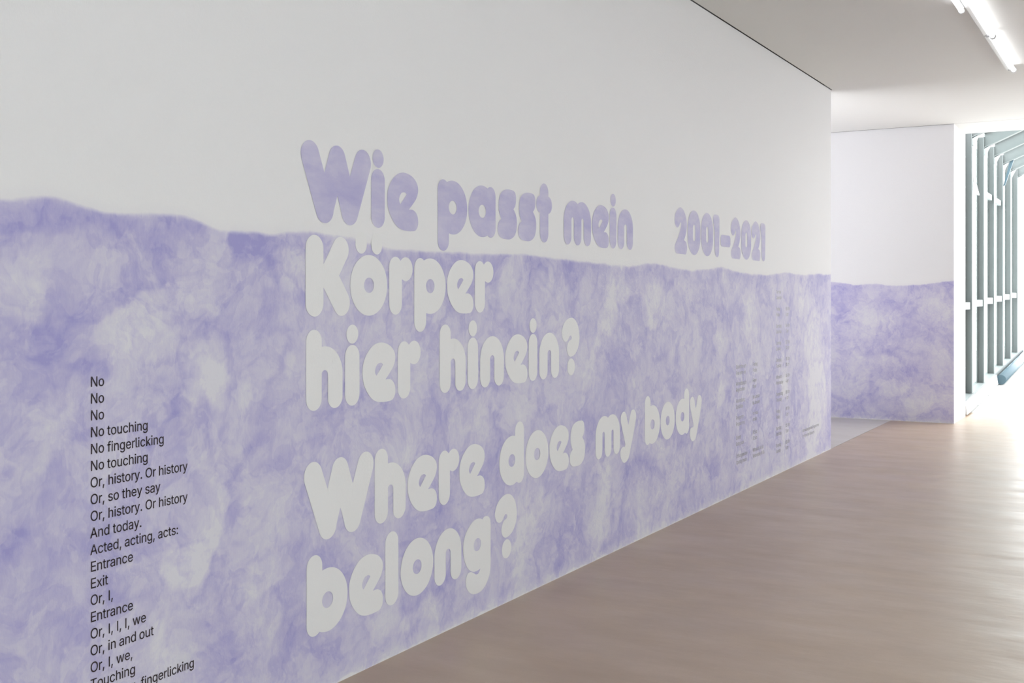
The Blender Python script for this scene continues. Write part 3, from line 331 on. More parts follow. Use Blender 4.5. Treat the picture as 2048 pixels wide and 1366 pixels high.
def floor_material(name='polished_screed', tint=None):
    m = NT(name); co = m.coord()
    a = m.noise(m.mapping(co, (1, .6, 1)), 1.0, 5, .6).outputs[0]
    b = m.noise(m.mapping(co, (.7, 1.6, 1), rot=(0,0,.5)), 3.0, 6, .6).outputs[0]
    g = m.noise(co, 160, 3, .7).outputs[0]
    t = m.math('ADD', m.math('MULTIPLY', a, .5), m.math('MULTIPLY', b, .5))
    c1 = m.mix(m.ramp(t, .35, .65), (0.425, 0.310, 0.215, 1), (0.515, 0.386, 0.278, 1))
    c2 = m.mix(m.ramp(g, .3, .75, 0, .6), c1, m.mix(.5, c1, (.38, .28, .20, 1)))
    c3 = m.mix(.85, c2, tint) if tint else c2
    m.l(c3, m.b.inputs['Base Color'])
    rn = m.noise(m.mapping(co, (.6, 1.3, 1), rot=(0,0,.5)), 3.0, 5, .6).outputs[0]
    m.l(m.ramp(rn, .3, .7, .285, .43, False), m.b.inputs['Roughness'])
    m.b.inputs['Specular IOR Level'].default_value = 1.0
    big = m.noise(m.mapping(co, (.8, 2.0, 1), rot=(0,0,.5)), 3.0, 3, .5).outputs[0]
    h = m.math('ADD', m.math('MULTIPLY', big, 1.0), m.math('MULTIPLY', m.noise(m.mapping(co, (.8, 1.8, 1), rot=(0,0,.5)), 13, 2, .5).outputs[0], .12))
    m.bump(h, .30, .012)
    return m.mat

def emit(name, col, st):
    m = NT(name); m.b.inputs['Base Color'].default_value = (.9,.9,.9,1)
    m.b.inputs['Emission Color'].default_value = col; m.b.inputs['Emission Strength'].default_value = st
    return m.mat

def glass_material():
    m = NT('clear_glass')
    g = m.new('ShaderNodeBsdfTransparent'); g.inputs[0].default_value = (.93, .97, .96, 1)
    gl = m.new('ShaderNodeBsdfGlossy'); gl.inputs['Roughness'].default_value = .02
    fr = m.new('ShaderNodeFresnel'); fr.inputs[0].default_value = 1.45
    geo = m.new('ShaderNodeNewGeometry')
    fac = m.math('MULTIPLY', fr.outputs[0], m.math('SUBTRACT', 1.0, geo.outputs['Backfacing']))
    mx = m.new('ShaderNodeMixShader'); m.l(fac, mx.inputs[0]); m.l(g.outputs[0], mx.inputs[1]); m.l(gl.outputs[0], mx.inputs[2])
    m.l(mx.outputs[0], m.n['Material Output'].inputs[0])
    return m.mat

M_MURAL = mural_material('mural_wash')
M_MURALB = mural_material('mural_wash_far_wall', True)
M_WHITE = white_wall_material('white_wall_paint')
M_LETW = white_wall_material('unpainted_letter_white', (0.80, 0.792, 0.812, 1))
M_LETL = letter_mural_material()
M_CEIL = white_wall_material('ceiling_paint', (0.80, 0.795, 0.785, 1))
M_FLOOR = floor_material()
M_FLOOR2 = floor_material('pale_screed_next_room', (.60, .575, .55, 1))
M_GAP = plain('shadow_gap_recess', (.10, .10, .10), .9)
M_BLACK = plain('aubergine_black_vinyl', (0.022, 0.011, 0.017), .75, 0, .02, 0)
M_SILVER = plain('silver_grey_vinyl', (0.36, 0.35, 0.38), .5, .1, .02, 0)
M_TUBE = emit('fluorescent_tube', (0.965, 0.98, 1.0, 1), TUBE_STRENGTH)
M_BATTEN = plain('white_enamel', (.80, .80, .80), .35)
M_SOCKET = plain('grey_socket_plastic', (.42, .42, .43), .5)
M_STEEL = plain('grey_green_painted_steel', (0.185, 0.205, 0.205), .5)
M_STEELB = plain('blue_grey_pipe_paint', (0.065, 0.115, 0.145), .4)
M_RAIL = plain('pale_grey_frame_paint', (0.32, 0.36, 0.36), .5)
M_SILL = plain('white_sill_paint', (.82, .83, .83), .5)
M_GLASS = glass_material()
M_PALE = plain('pale_concrete_outside', (.62, .62, .60), .8)

# ------------------------------------------------------------------ wall grids with painted pigment
def densities(Y, Z, strokes, pale):
    """pigment density of the hand-placed washes, plus light painted into some pale ones; wandering edges, one crisp and one soft side"""
    rng = np.random.RandomState(3)
    wy = np.zeros_like(Y); wz = np.zeros_like(Y)
    for k in range(26):
        f = 2.5*1.17**k*rng.uniform(.8, 1.2); a = rng.uniform(0, 2*math.pi); ph, ph2 = rng.uniform(0, 6.3, 2)
        u = (Y*math.cos(a)+Z*math.sin(a))*f*2
        amp = .055/(1+f*.45)
        wy += amp*np.sin(u+ph); wz += amp*np.sin(u*1.07+ph2)
    Yw, Zw = Y+wy, Z+wz
    d = np.zeros_like(Y)
    for pts, w, st in strokes:
        best = np.full_like(Y, 9.0); side = np.zeros_like(Y)
        for (a, b), (c, e) in zip(pts[:-1], pts[1:]):
            vx, vz = c-a, e-b; L = vx*vx+vz*vz+1e-9
            t = np.clip(((Yw-a)*vx+(Zw-b)*vz)/L, 0, 1)
            q = np.hypot(Yw-a-t*vx, Zw-b-t*vz)
            sd = np.sign((Yw-a)*vz-(Zw-b)*vx)
            m = q < best; best = np.where(m, q, best); side = np.where(m, sd, side)
        flip = rng.choice([-1, 1])
        soft = np.exp(-(best/(w*1.5))**1.6); crisp = np.exp(-(best/(w*.45))**2)
        d += st*np.where(side*flip > 0, soft, crisp)
    for a, b, r, st in pale:
        q = np.hypot(Yw-a, (Zw-b)*1.0)/r
        d -= st*np.exp(-q**4*.6)*.85
        d += st*.35*np.exp(-((q-1.15)/.10)**2)
    return np.clip(np.where(d < 0, d*.85, d*.6), -.55, .32)

def painted_wall(along, fixed, axis, edge_pts, strokes, pale, top):
    """grid in the wall plane; stores attributes 'edge' (m below the wavy paint line) and 'pigment'"""
    zs = np.concatenate([np.arange(0, 2.1001, STEP), [2.3, top]])
    A, Z = np.meshgrid(along, zs)
    ep = sorted(edge_pts); ex = [p[0] for p in ep]; ez = [p[1] for p in ep]
    # smooth interpolation of the hand-measured wavy edge
    xx = np.linspace(along[0], along[-1], len(along)*2)
    zz = np.interp(xx, ex, ez); k = np.ones(5)/5
    zz = np.convolve(np.pad(zz, 2, mode='edge'), k, 'valid')
    E = np.interp(A, xx, zz) - Z
    D = densities(A, Z, strokes, pale)
    n, mrows = len(along), len(zs)
    if axis == 'y': V = np.stack([np.full_like(A, fixed), A, Z], -1).reshape(-1, 3)
    else: V = np.stack([A, np.full_like(A, fixed), Z], -1).reshape(-1, 3)
    F = []
    for j in range(mrows-1):
        for i in range(n-1):
            a = j*n+i; F.append((a, a+1, a+1+n, a+n))
    return V.tolist(), F, E.ravel(), D.ravel()

def finish_wall(name, V, F, E, D, extra, mats):
    nb = len(V); nf = len(F)
    V = V + extra.v; F = F + [tuple(nb+i for i in f) for f in extra.f]
    me = mesh(name, V, F)
    for key, arr, pad in (('edge', E, -1.0), ('pigment', D, 0.0)):
        at = me.attributes.new(key, 'FLOAT', 'POINT')
        at.data.foreach_set('value', np.concatenate([arr, np.full(len(V)-nb, pad)]).astype(np.float32))
    me.polygons.foreach_set('material_index', [0]*nf+[1]*len(extra.f))
    return link(name, me, mats=mats, kind='structure')

TOP = 3.52
STEP = .0125
WY = 11.068
along = np.concatenate([np.arange(-4.0, 1.9, .1), np.arange(2.0, WY-.0001, STEP), [WY]])
V, F, E, D = painted_wall(along, 0.0, 'y', [(-4, 1.86)]+[tuple(p) for p in EDGE_MAIN], STROKES_MAIN, PALE_MAIN, TOP)
ex = MB()
ex.box(-.16, -.002, -4, WY, 0, TOP)
ex.v += [(0, WY, 0), (-.16, WY, 0), (-.16, WY, TOP), (0, WY, TOP), (0, -4, TOP), (-.16, -4, TOP)]
b = len(ex.v)-6
ex.f += [(b, b+1, b+2, b+3), (b+3, b+2, b+5, b+4)]
wall_left = finish_wall('wall_left', V, F, E, D, ex, [M_MURAL, M_WHITE])

along = np.concatenate([np.arange(-5.0, -1.0, .1), np.arange(-1.0, .705, STEP), [.71]])
BY = 13.97
V, F, E, D = painted_wall(along, BY, 'x', [(-5, 1.70)]+[tuple(p) for p in EDGE_BACK], STROKES_BACK, PALE_BACK, TOP)
ex = MB(); ex.box(-5, .708, BY+.002, 14.89, 0, TOP)
# white return of the wall, facing the glazed gallery
ex.v += [(.71, BY, 0), (.71, 14.89, 0), (.71, 14.89, TOP), (.71, BY, TOP)]; b = len(ex.v)-4; ex.f += [(b, b+1, b+2, b+3)]
wall_back = finish_wall('wall_back', V, F, E, D, ex, [M_MURALB, M_WHITE])

# ------------------------------------------------------------------ room shell
RX = 7.6
link('floor', MB().box(-.001, RX+.2, -4.2, 15.43, -.12, 0).me(), M_FLOOR, kind='structure')
link('floor', MB().box(-5.2, -.007, WY, 15.0, -.12, 0).me(), M_FLOOR2, kind='structure')
link('trim_1', MB().box(-.007, -.001, WY, BY, -.12, -.006).me(), M_GAP, kind='structure')   # floor joint
cm = MB()
cm.box(.014, RX, -4.2, BY-.018, TOP, TOP+.05)
cm.box(-5.2, .014, WY+.0, BY-.018, TOP, TOP+.05)
link('ceiling', cm.me(), M_CEIL, kind='structure')
link('ceiling', MB().box(.71, RX, BY-.003, 14.89, TOP, TOP+.05).me(), M_CEIL, kind='structure')
link('trim_2', MB().box(-5.2, RX, -4.2, 14.89, TOP+.05, TOP+.25).me(), M_GAP, kind='structure')  # slab above the shadow gap
link('wall_front', MB().box(-.2, RX+.2, -4.2, -4.0, 0, TOP+.05).me(), M_WHITE, kind='structure')
link('wall_side', MB().box(-5.2, -5.0, WY-3, 14.9, 0, TOP+.05).me(), M_WHITE, kind='structure')
link('wall_inner', MB().box(-5.0, -.16, WY-3.2, WY-3.0, 0, TOP+.05).me(), M_WHITE, kind='structure')
# unseen wall opposite; windows added and sized to light the mural wall
wr = MB(); added_windows = [(-3.4, -.2), (.4, 4.0), (9.4, 12.0)]
y = -4.0
for a, c in added_windows:
    wr.box(RX, RX+.2, y, a, 0, TOP+.05); wr.box(RX, RX+.2, a, c, 0, .4); wr.box(RX, RX+.2, a, c, 3.0, TOP+.05); y = c
wr.box(RX, RX+.2, y, 14.89, 0, TOP+.05)
link('wall_right', wr.me(), M_WHITE, kind='structure')
for i, (a, c) in enumerate(added_windows):
    w = link('window_%d' % (i+1), MB().box(RX+.08, RX+.12, a, c, .4, .46).box(RX+.08, RX+.12, a, c, 2.94, 3.0)
         .box(RX+.08, RX+.12, a, a+.06, .46, 2.94).box(RX+.08, RX+.12, c-.06, c, .46, 2.94)
         .box(RX+.08, RX+.12, (a+c)/2-.03, (a+c)/2+.03, .46, 2.94).me(), M_SILL, kind='structure')
    link('pane', MB().box(RX+.097, RX+.103, a+.06, c-.06, .46, 2.94).me(), M_GLASS, parent=w)
# end wall right of the opening into the gallery
OPX = 4.2
link('wall_end', MB().box(OPX, RX, 14.69, 14.89, 0, TOP).me(), M_WHITE, kind='structure')

# ------------------------------------------------------------------ lettering
def sdf_caps(X, Z, a, b, r):
    vx, vz = b[0]-a[0], b[1]-a[1]; L = vx*vx+vz*vz+1e-12
    t = np.clip(((X-a[0])*vx+(Z-a[1])*vz)/L, 0, 1)
    return np.hypot(X-a[0]-t*vx, Z-a[1]-t*vz)-r
def sdf_box(X, Z, x0, x1, z0, z1, r):
    cx, cz = (x0+x1)/2, (z0+z1)/2; hx, hz = (x1-x0)/2-r, (z1-z0)/2-r
    qx, qz = np.abs(X-cx)-hx, np.abs(Z-cz)-hz
    return np.hypot(np.maximum(qx, 0), np.maximum(qz, 0))+np.minimum(np.maximum(qx, qz), 0)-r

def contours(F, x0, z0, h):
    """marching squares, returns closed loops with inside = F < 0"""
    ny, nx = F.shape; nxt = {}; pt = {}
    def cross(i, j, k, l):
        key = (i, j, k, l) if (i, j) < (k, l) else (k, l, i, j)
        if key not in pt:
            a, b = F[key[1], key[0]], F[key[3], key[2]]; t = a/(a-b)
            pt[key] = (x0+h*(key[0]+t*(key[2]-key[0])), z0+h*(key[1]+t*(key[3]-key[1])))
        return key
    S = F < 0
    mixed = np.argwhere((S[:-1, :-1] != S[1:, :-1]) | (S[:-1, :-1] != S[:-1, 1:]) | (S[:-1, :-1] != S[1:, 1:]))
    for j, i in mixed:
        c = ((i, j), (i+1, j), (i+1, j+1), (i, j+1))
        s = [S[p[1], p[0]] for p in c]
        ins, outs = [], []
        for k in range(4):
            a, b = c[k], c[(k+1) % 4]
            if s[k] != s[(k+1) % 4]:
                (outs if s[k] else ins).append(cross(*a, *b))   # leaving / entering the inside walking ccw
        for q in range(len(ins)):
            # segment goes from the exit edge to the entry edge
            nxt.setdefault(outs[q], []).append(ins[q])
    loops = []
    while nxt:
        st = next(iter(nxt)); cur = st; lp = []
        while cur in nxt:
            lp.append(pt[cur]); n = nxt[cur].pop()
            if not nxt[cur]: del nxt[cur]
            cur = n
            if cur == st: break
        if len(lp) > 6: loops.append(lp)
    return loops

def simplify(lp, tol=.0002):
    out = list(lp); ch = True
    while ch and len(out) > 12:
        ch = False; i = 0; res = []
        n = len(out); skip = False
        for i in range(n):
            if skip: skip = False; res.append(out[i]); continue
            a, b, c = out[i-1], out[i], out[(i+1) % n]
            L = math.hypot(c[0]-a[0], c[1]-a[1])+1e-12
            dd = abs((c[0]-a[0])*(a[1]-b[1])-(a[0]-b[0])*(c[1]-a[1]))/L
            if dd < tol and L < .012: skip = True; ch = True; continue
            res.append(b)
        out = res
    return out

def glyph_field(fn, w, z0, z1, h=.002):
    xs = np.arange(-.012, w+.012, h); zs = np.arange(z0-.012, z1+.012, h)
    X, Z = np.meshgrid(xs, zs); F = fn(X, Z)
    F = np.where(np.abs(F) < 1e-7, 1e-7, F)
    return [simplify(l) for l in contours(F, xs[0], zs[0], h)]

def spline(pts):
    """closed Catmull-Rom through mm points; a third entry marks a sharp corner"""
    n = len(pts); out = []
    P = [(p[0]/1000, p[1]/1000) for p in pts]; Cn = [len(p) > 2 for p in pts]
    for i in range(n):
        p0, p1, p2, p3 = P[i-1], P[i], P[(i+1) % n], P[(i+2) % n]
        d = math.dist(p1, p2)
        t1 = (0, 0) if Cn[i] else tuple((p2[k]-p0[k])*d/(math.dist(p0, p1)+d+1e-9) for k in (0, 1))
        t2 = (0, 0) if Cn[(i+1) % n] else tuple((p3[k]-p1[k])*d/(math.dist(p2, p3)+d+1e-9) for k in (0, 1))
        if Cn[i]: t1 = tuple((p2[k]-p1[k]) for k in (0, 1))
        if Cn[(i+1) % n]: t2 = tuple((p2[k]-p1[k]) for k in (0, 1))
        m = max(2, min(8, int(d/.005)+1))
        for s in range(m):
            t = s/m; h00 = 2*t**3-3*t*t+1; h10 = t**3-2*t*t+t; h01 = -2*t**3+3*t*t; h11 = t**3-t*t
            out.append(tuple(h00*p1[k]+h10*t1[k]+h01*p2[k]+h11*t2[k] for k in (0, 1)))
    return out

mn = np.minimum; mxx = np.maximum
def cap(X, Z, x, z0, z1, r=.046): return sdf_caps(X, Z, (x, z0+r), (x, z1-r), r)
def circ(X, Z, x, z, r): return np.hypot(X-x, Z-z)-r
def bowl(X, Z, cx=.1235): return circ(X, Z, cx, .121, .1215)
def counter(X, Z, cx=.1225, w=.0325): return -(np.hypot((X-cx)*.031/w, Z-.121)-.031)
def arch(X, Z, x0, w, gap=.0385, gtop=.150):
    r = w/2
    f = sdf_box(X, Z, x0, x0+w, .04, .241, r-.001)
    f = mxx(f, .131-Z) if False else mn(mxx(circ(X, Z, x0+r, .241-r, r), .12-Z), sdf_box(X, Z, x0, x0+w, .06, .14, .004))
    f = mn(f, mn(cap(X, Z, x0+.046, 0, .17), cap(X, Z, x0+w-.046, 0, .17)))
    return mxx(f, -sdf_caps(X, Z, (x0+r, -.05), (x0+r, gtop-gap/2), gap/2))
def g_n(X, Z): return arch(X, Z, 0, .221)
def g_m(X, Z):
    f = mn(mxx(circ(X, Z, .112, .129, .112), .1-Z), mxx(circ(X, Z, .223, .129, .112), .1-Z))
    f = mn(f, sdf_box(X, Z, 0, .335, .06, .135, .004))
    for x in (.046, .1675, .289): f = mn(f, cap(X, Z, x, 0, .17, .0455))
    for x in (.1068, .2282): f = mxx(f, -sdf_caps(X, Z, (x, -.05), (x, .136), .0145))
    return f
DEF = {
 'l': (lambda X, Z: cap(X, Z, .046, 0, .306), .092, 0, .31),
 'i': (lambda X, Z: mn(cap(X, Z, .046, 0, .240), circ(X, Z, .0465, .2825, .0375)), .092, 0, .32),
 'o': (lambda X, Z: mxx(circ(X, Z, .123, .121, .1225), counter(X, Z, .1225)), .246, 0, .245),
 'O': (lambda X, Z: mxx(mn(circ(X, Z, .123, .121, .1225), mn(cap(X, Z, .071, .247, .335, .0365), cap(X, Z, .174, .247, .335, .0365))), counter(X, Z, .1225)), .246, 0, .33),
 'p': (lambda X, Z: mxx(mn(bowl(X, Z), cap(X, Z, .0455, -.077, .242, .0455)), counter(X, Z)), .245, -.08, .245),
 'b': (lambda X, Z: mxx(mn(bowl(X, Z), cap(X, Z, .0455, 0, .306, .0455)), counter(X, Z)), .245, 0, .31),
 'd': (lambda X, Z: mxx(mn(bowl(X, Z, .1215), cap(X, Z, .1995, 0, .306, .0455)), counter(X, Z)), .245, 0, .31),
 'a': (lambda X, Z: mxx(mn(bowl(X, Z, .1215), cap(X, Z, .1995, 0, .242, .0455)), counter(X, Z)), .245, 0, .245),
 'n': (g_n, .221, 0, .245),
 'h': (lambda X, Z: mn(arch(X, Z, 0, .217), cap(X, Z, .0455, 0, .306, .0455)), .217, 0, .31),
 'm': (g_m, .335, 0, .245),
 'r': (lambda X, Z: mn(cap(X, Z, .0455, 0, .242, .0455), mn(circ(X, Z, .1185, .1915, .0505), sdf_box(X, Z, .04, .12, .150, .225, .004))), .170, 0, .245),
 't': (lambda X, Z: mn(cap(X, Z, .0865, 0, .306, .046), sdf_caps(X, Z, (.045, .196), (.128, .196), .045)), .173, 0, .31),
 'W': (lambda X, Z: mn(mn(sdf_caps(X, Z, (.053, .254), (.139, .053), .053), sdf_caps(X, Z, (.139, .053), (.214, .254), .051)),
                       mn(sdf_caps(X, Z, (.214, .254), (.292, .053), .051), sdf_caps(X, Z, (.292, .053), (.376, .254), .053))), .43, 0, .31),
 'K': (lambda X, Z: mn(cap(X, Z, .052, 0, .309, .052), mn(sdf_caps(X, Z, (.208, .2575), (.135, .155), .0505), sdf_caps(X, Z, (.214, .052), (.135, .155), .0515))), .267, 0, .31),
 '0': (lambda X, Z: mxx(mn(circ(X, Z, .121, .124, .121), mn(circ(X, Z, .121, .188, .121), sdf_box(X, Z, 0, .242, .12, .192, .002))), -sdf_caps(X, Z, (.121, .12), (.121, .19), .0225)), .242, 0, .312),
 '-': (lambda X, Z: sdf_box(X, Z, 0, .216, .084, .170, .028), .216, .08, .175),
 '.': (lambda X, Z: circ(X, Z, .109, .048, .046), .16, 0, .1),
}
GL = {}
for k, (fn, w, z0, z1) in DEF.items(): GL[k] = glyph_field(fn, w, z0, z1)
for k, v in BUBBLE.items(): GL[k] = [spline(q) for q in v]
GL['?'] = GL['?'] + GL['.']

PRINT = 0.0012
def poly_mesh(loops_groups, Y0, z0, sx=1.0, sz=1.0, X=PRINT):
    """flat printed shapes standing on the wall plane; each group = [outer, holes...]"""
    Vv, Ff = [], []
    for loops in loops_groups:
        vecs = [[Vector((Y0+p[0]*sx, z0+p[1]*sz, 0)) for p in lp] for lp in loops]
        flat = [v for lp in vecs for v in lp]
        base = len(Vv); Vv += [(X, v.x, v.y) for v in flat]
        for t in tessellate_polygon(vecs): Ff.append(tuple(base+i for i in t))
    me = mesh('print', Vv, Ff)
    bm = bmesh.new(); bm.from_mesh(me); bmesh.ops.remove_doubles(bm, verts=bm.verts, dist=1e-6)
    for f in bm.faces:
        if f.normal.x < 0: f.normal_flip()
    bm.to_mesh(me); bm.free()
    return me

def signed(lp): return sum(lp[i-1][0]*lp[i][1]-lp[i][0]*lp[i-1][1] for i in range(len(lp)))/2
def inside(p, lp):
    c = False
    for i in range(len(lp)):
        a, b = lp[i-1], lp[i]
        if (a[1] > p[1]) != (b[1] > p[1]) and p[0] < (b[0]-a[0])*(p[1]-a[1])/(b[1]-a[1])+a[0]: c = not c
    return c
def group_loops(loops):
    loops = sorted(loops, key=lambda l: -abs(signed(l))); gs = []
    for l in loops:
        for g in gs:
            if inside(l[0], g[0]): g.append(l); break
        else: gs.append([l])
    return gs
GG = {k: group_loops(v) for k, v in GL.items()}

def bubble_line(label, letters, z, mat):
    y0 = letters[0][1]
    e = bpy.data.objects.new('painted_lettering', None); COL.objects.link(e); e.parent = wall_left
    e.location = (0, y0, z); e['label'] = label; e.empty_display_size = .05
    for ch, yy in letters:
        gw = poly_mesh(GG[ch], 0, 0)
        # mesh coordinates stay local to the letter, object placed on the wall
        o = link('letter', gw, mat, parent=e); o.location = (0, yy-y0, 0)

bubble_line('lavender bubble lettering reading Wie passt mein', [('W', 3.209), ('i', 3.640), ('e', 3.749), ('p', 4.124), ('a', 4.380), ('s', 4.641), ('s', 4.841),
  ('t', 5.033), ('m', 5.341), ('e', 5.690), ('i', 5.926), ('n', 6.039)], 1.778, M_LETL)
bubble_line('lavender bubble numerals reading 2001–2021', [('2', 6.939), ('0', 7.181), ('0', 7.441), ('1', 7.686), ('-', 7.847), ('2', 8.073), ('0', 8.318), ('2', 8.568), ('1', 8.796)], 1.779, M_LETL)
bubble_line('white bubble lettering reading Körper', [('K', 3.236), ('O', 3.503), ('r', 3.762), ('p', 3.943), ('e', 4.199), ('r', 4.436)], 1.422, M_LETW)
bubble_line('white bubble lettering reading hier hinein?', [('h', 3.239), ('i', 3.471), ('e', 3.582), ('r', 3.823), ('h', 4.139), ('i', 4.372), ('n', 4.483), ('e', 4.716), ('i', 4.953), ('n', 5.066), ('?', 5.320)], 1.067, M_LETW)
bubble_line('white bubble lettering reading Where does my body', [('W', 3.227), ('h', 3.663), ('e', 3.894), ('r', 4.132), ('e', 4.301), ('d', 4.660), ('o', 4.920), ('e', 5.177), ('s', 5.409),
  ('m', 5.735), ('y', 6.082), ('b', 6.443), ('o', 6.698), ('d', 6.960), ('y', 7.225)], .568, M_LETW)
bubble_line('white bubble lettering reading belong?', [('b', 3.242), ('e', 3.496), ('l', 3.735), ('o', 3.843), ('n', 4.098), ('g', 4.334), ('?', 4.621)], .216, M_LETW)

# small sans-serif text
def embolden(lp, k):
    """push an outline outwards along its vertex normals (outer loops run clockwise, holes counter-clockwise)"""
    out = []; n = len(lp)
    for i in range(n):
        a, b, c = lp[i-1], lp[i], lp[(i+1) % n]
        d1 = (b[0]-a[0], b[1]-a[1]); d2 = (c[0]-b[0], c[1]-b[1])
        l1 = math.hypot(*d1) or 1; l2 = math.hypot(*d2) or 1
        nx = -(d1[1]/l1+d2[1]/l2); ny = (d1[0]/l1+d2[0]/l2); L = math.hypot(nx, ny) or 1
        f = min(1.6, 2/L)
        out.append((b[0]+nx/L*k*f, b[1]+ny/L*k*f))
    return out
def parse(ch):
    adv, s = GLYPH_OUTLINES[ch]
    if not s: return adv, []
    loops = [embolden([tuple(int(v)/1000 for v in p.split(',')) for p in q.split(' ')], .005) for q in s.split(';')]
    return adv, group_loops(loops)
FONT = {ch: parse(ch) for ch in GLYPH_OUTLINES}
def text_line(s, Y0, z, size, mat, label, sx=1.0, track=0.0):
    groups = []; x = 0
    for ch in s:
        adv, gs = FONT[ch]
        for g in gs: groups.append([[(p[0]+x, p[1]) for p in lp] for lp in g])
        x += adv+track
    me = poly_mesh(groups, 0, 0, size*sx, size)
    o = link('printed_text', me, mat, parent=wall_left, label=label); o.location = (0, Y0, z)
    return x*size*sx
lines = ['No', 'No', 'No', 'No touching', 'No fingerlicking', 'No touching', 'Or, history. Or history', 'Or, so they say', 'Or, history. Or history', 'And today.',
 'Acted, acting, acts:', 'Entrance', 'Exit', 'Or, I,', 'Entrance', 'Or, I, I, I, we', 'Or, in and out', 'Or, I, we,', 'Touching', 'Touching, fingerlicking']
for k, s in enumerate(lines):
    text_line(s, 2.262, 1.2293-.05012*k, .0589, M_BLACK, 'black sans-serif line reading '+s.rstrip(',.:'), TXT_SX, TXT_TR)
colB = [('Termine', 'Calendar'), ('Freitag', '18 Uhr', 'Friday', '6 pm'), ('Samstag', '14 Uhr', 'Saturday', '2 pm'), ('Sonntag', '12 Uhr', 'Sunday', '12 pm'),
 ('Dienstag', '11 Uhr', 'Tuesday', '11 am'), ('Mittwoch', '16 Uhr', 'Wednesday', '4 pm'), ('Donnerstag', '18 Uhr', 'Thursday', '6 pm'), ('Freitag', '17 Uhr', 'Friday', '5 pm'),
 ('Samstag', '15 Uhr', 'Saturday', '3 pm'), ('Sonntag', '13 Uhr', 'Sunday', '1 pm')]
def small(s, Y0, z): text_line(s, Y0, z, .056, M_SILVER, 'small silver-grey text line near the wall end', TXT_SX, TXT_TR)
for k, row in enumerate(colB):
    z = 1.521-.1435*k
    if len(row) == 2: small(row[0], 9.23, z); small(row[1], 9.23, z-.048)
    else:
        small(row[0], 9.23, z); small(row[1], 9.51, z); small(row[2], 9.23, z-.048); small(row[3], 9.51, z-.048)
colA = [('Eintritt frei am', 'Freitag', 'Free entry on', 'Friday'), ('Anmeldung im', 'Foyer', 'Registration', 'foyer'), ('Ausstellung', 'bis Januar', 'Exhibition', 'to January'),
 ('Programm', 'im Haus', 'Programme', 'inside'), ('Eintritt', '8 Euro', 'Entry price', '8 Euro'), ('Öffnungszeiten', 'Mittwoch bis So', 'Opening hours', 'Wednesday to Su')]
for k, row in enumerate(colA):
    z = (.947, .820, .690, .560, .409, .269)[k]
    small(row[0], 8.195, z); small(row[1], 8.60, z); small(row[2], 8.195, z-.047); small(row[3], 8.60, z-.047)
small('Anmeldung zu den Programmen', 10.044, .273); small('im Foyer des Museums', 10.044, .223)

# ------------------------------------------------------------------ ceiling lights
TL = 1.47
def batten_light(y1, slim, label, group, x0=1.640):
    """one tube batten; y1 = far end; slim = the narrow row on the mural side"""
    h = TL/2
    x, w, tx, tz, r = (1.612, .007, -.012, -.062, .0150) if slim else (x0, .018, .046, -.050, .0175)
    t = thing('batten_light', label, 'ceiling light', (x, y1-h, TOP), group)
    body = MB()
    body.hexa([(-w*.8,-h,-.045),(w*.8,-h,-.045),(w*.8,h,-.045),(-w*.8,h,-.045),(-w,-h,0),(w,-h,0),(w,h,0),(-w,h,0)])
    link('housing', body.me(bevel=.002), M_BATTEN, parent=t)
    link('tube', MB().tube((tx,-h+.012,tz),(tx,h-.012,tz),r,14).me(smooth=True), M_TUBE, parent=t)
    for s in (-1, 1):
        sk = MB().tube((tx,s*(h-.014),tz),(tx,s*h,tz),r+.006,14)
        sk.box(min(0, tx), max(0, tx), *sorted((s*(h-.014), s*h)), tz-.002, -.035)
        link('socket', sk.me(), M_SOCKET, parent=t)
    if not slim:
        for yy in (-h*.55, h*.55):
            link('mounting_bracket', MB().box(-.021, .012, yy-.02, yy+.02, -.030, -.001).me(), M_BATTEN, parent=t)
    return t
ORDL = ['nearest the glazed gallery', 'second from the gallery end of the ceiling row', 'third from the gallery end, mostly above the picture']
ye = 10.64; k = 0
while ye > -3:
    batten_light(ye, False, 'white fluorescent batten light '+ORDL[k] if k < 3 else 'white fluorescent batten of the wider ceiling row, behind the third one', 'wide battens on the ceiling')
    ye -= 1.485; k += 1
ye = 8.20; k = 0
while ye > 6:
    batten_light(ye, True, 'slim fluorescent tube beside the wide battens, ending at the picture top' if k == 0 else 'slim fluorescent tube further back along the mural side of the battens', 'slim tubes on the ceiling')
    ye -= 1.485; k += 1

# two added rows of battens, out of view, to light the low wall evenly
for rx, rn in ((4.1, 'second'), (6.2, 'third')):
    ye = 10.64
    while ye > -3:
        batten_light(ye, False, 'added unseen fluorescent batten of the %s row, far from the mural' % rn, 'added %s row of battens' % rn, rx)
        ye -= 1.485

# ------------------------------------------------------------------ glazed gallery beyond the room
P0 = (0.698, 15.43); SL = -0.0198
def fx(y): return P0[0]+SL*(y-P0[1])           # inner face of the facade base
def rz(y): return max(0.0, .033*(y-P0[1]))     # the gallery floor is a gentle ramp
gal = MB(); yA, yB = 15.43, 27.0
gal.hexa([(-.2,yA,-.12),(3.8,yA,-.12),(3.6,yB,rz(yB)-.12),(-.4,yB,rz(yB)-.12),(-.2,yA,0),(3.8,yA,0),(3.6,yB,rz(yB)),(-.4,yB,rz(yB))])
link('floor', gal.me(), M_PALE, kind='structure')
link('ground', MB().box(-60, 60, 15.43, 120, -4.2, -4.0).me(), M_PALE, kind='structure')

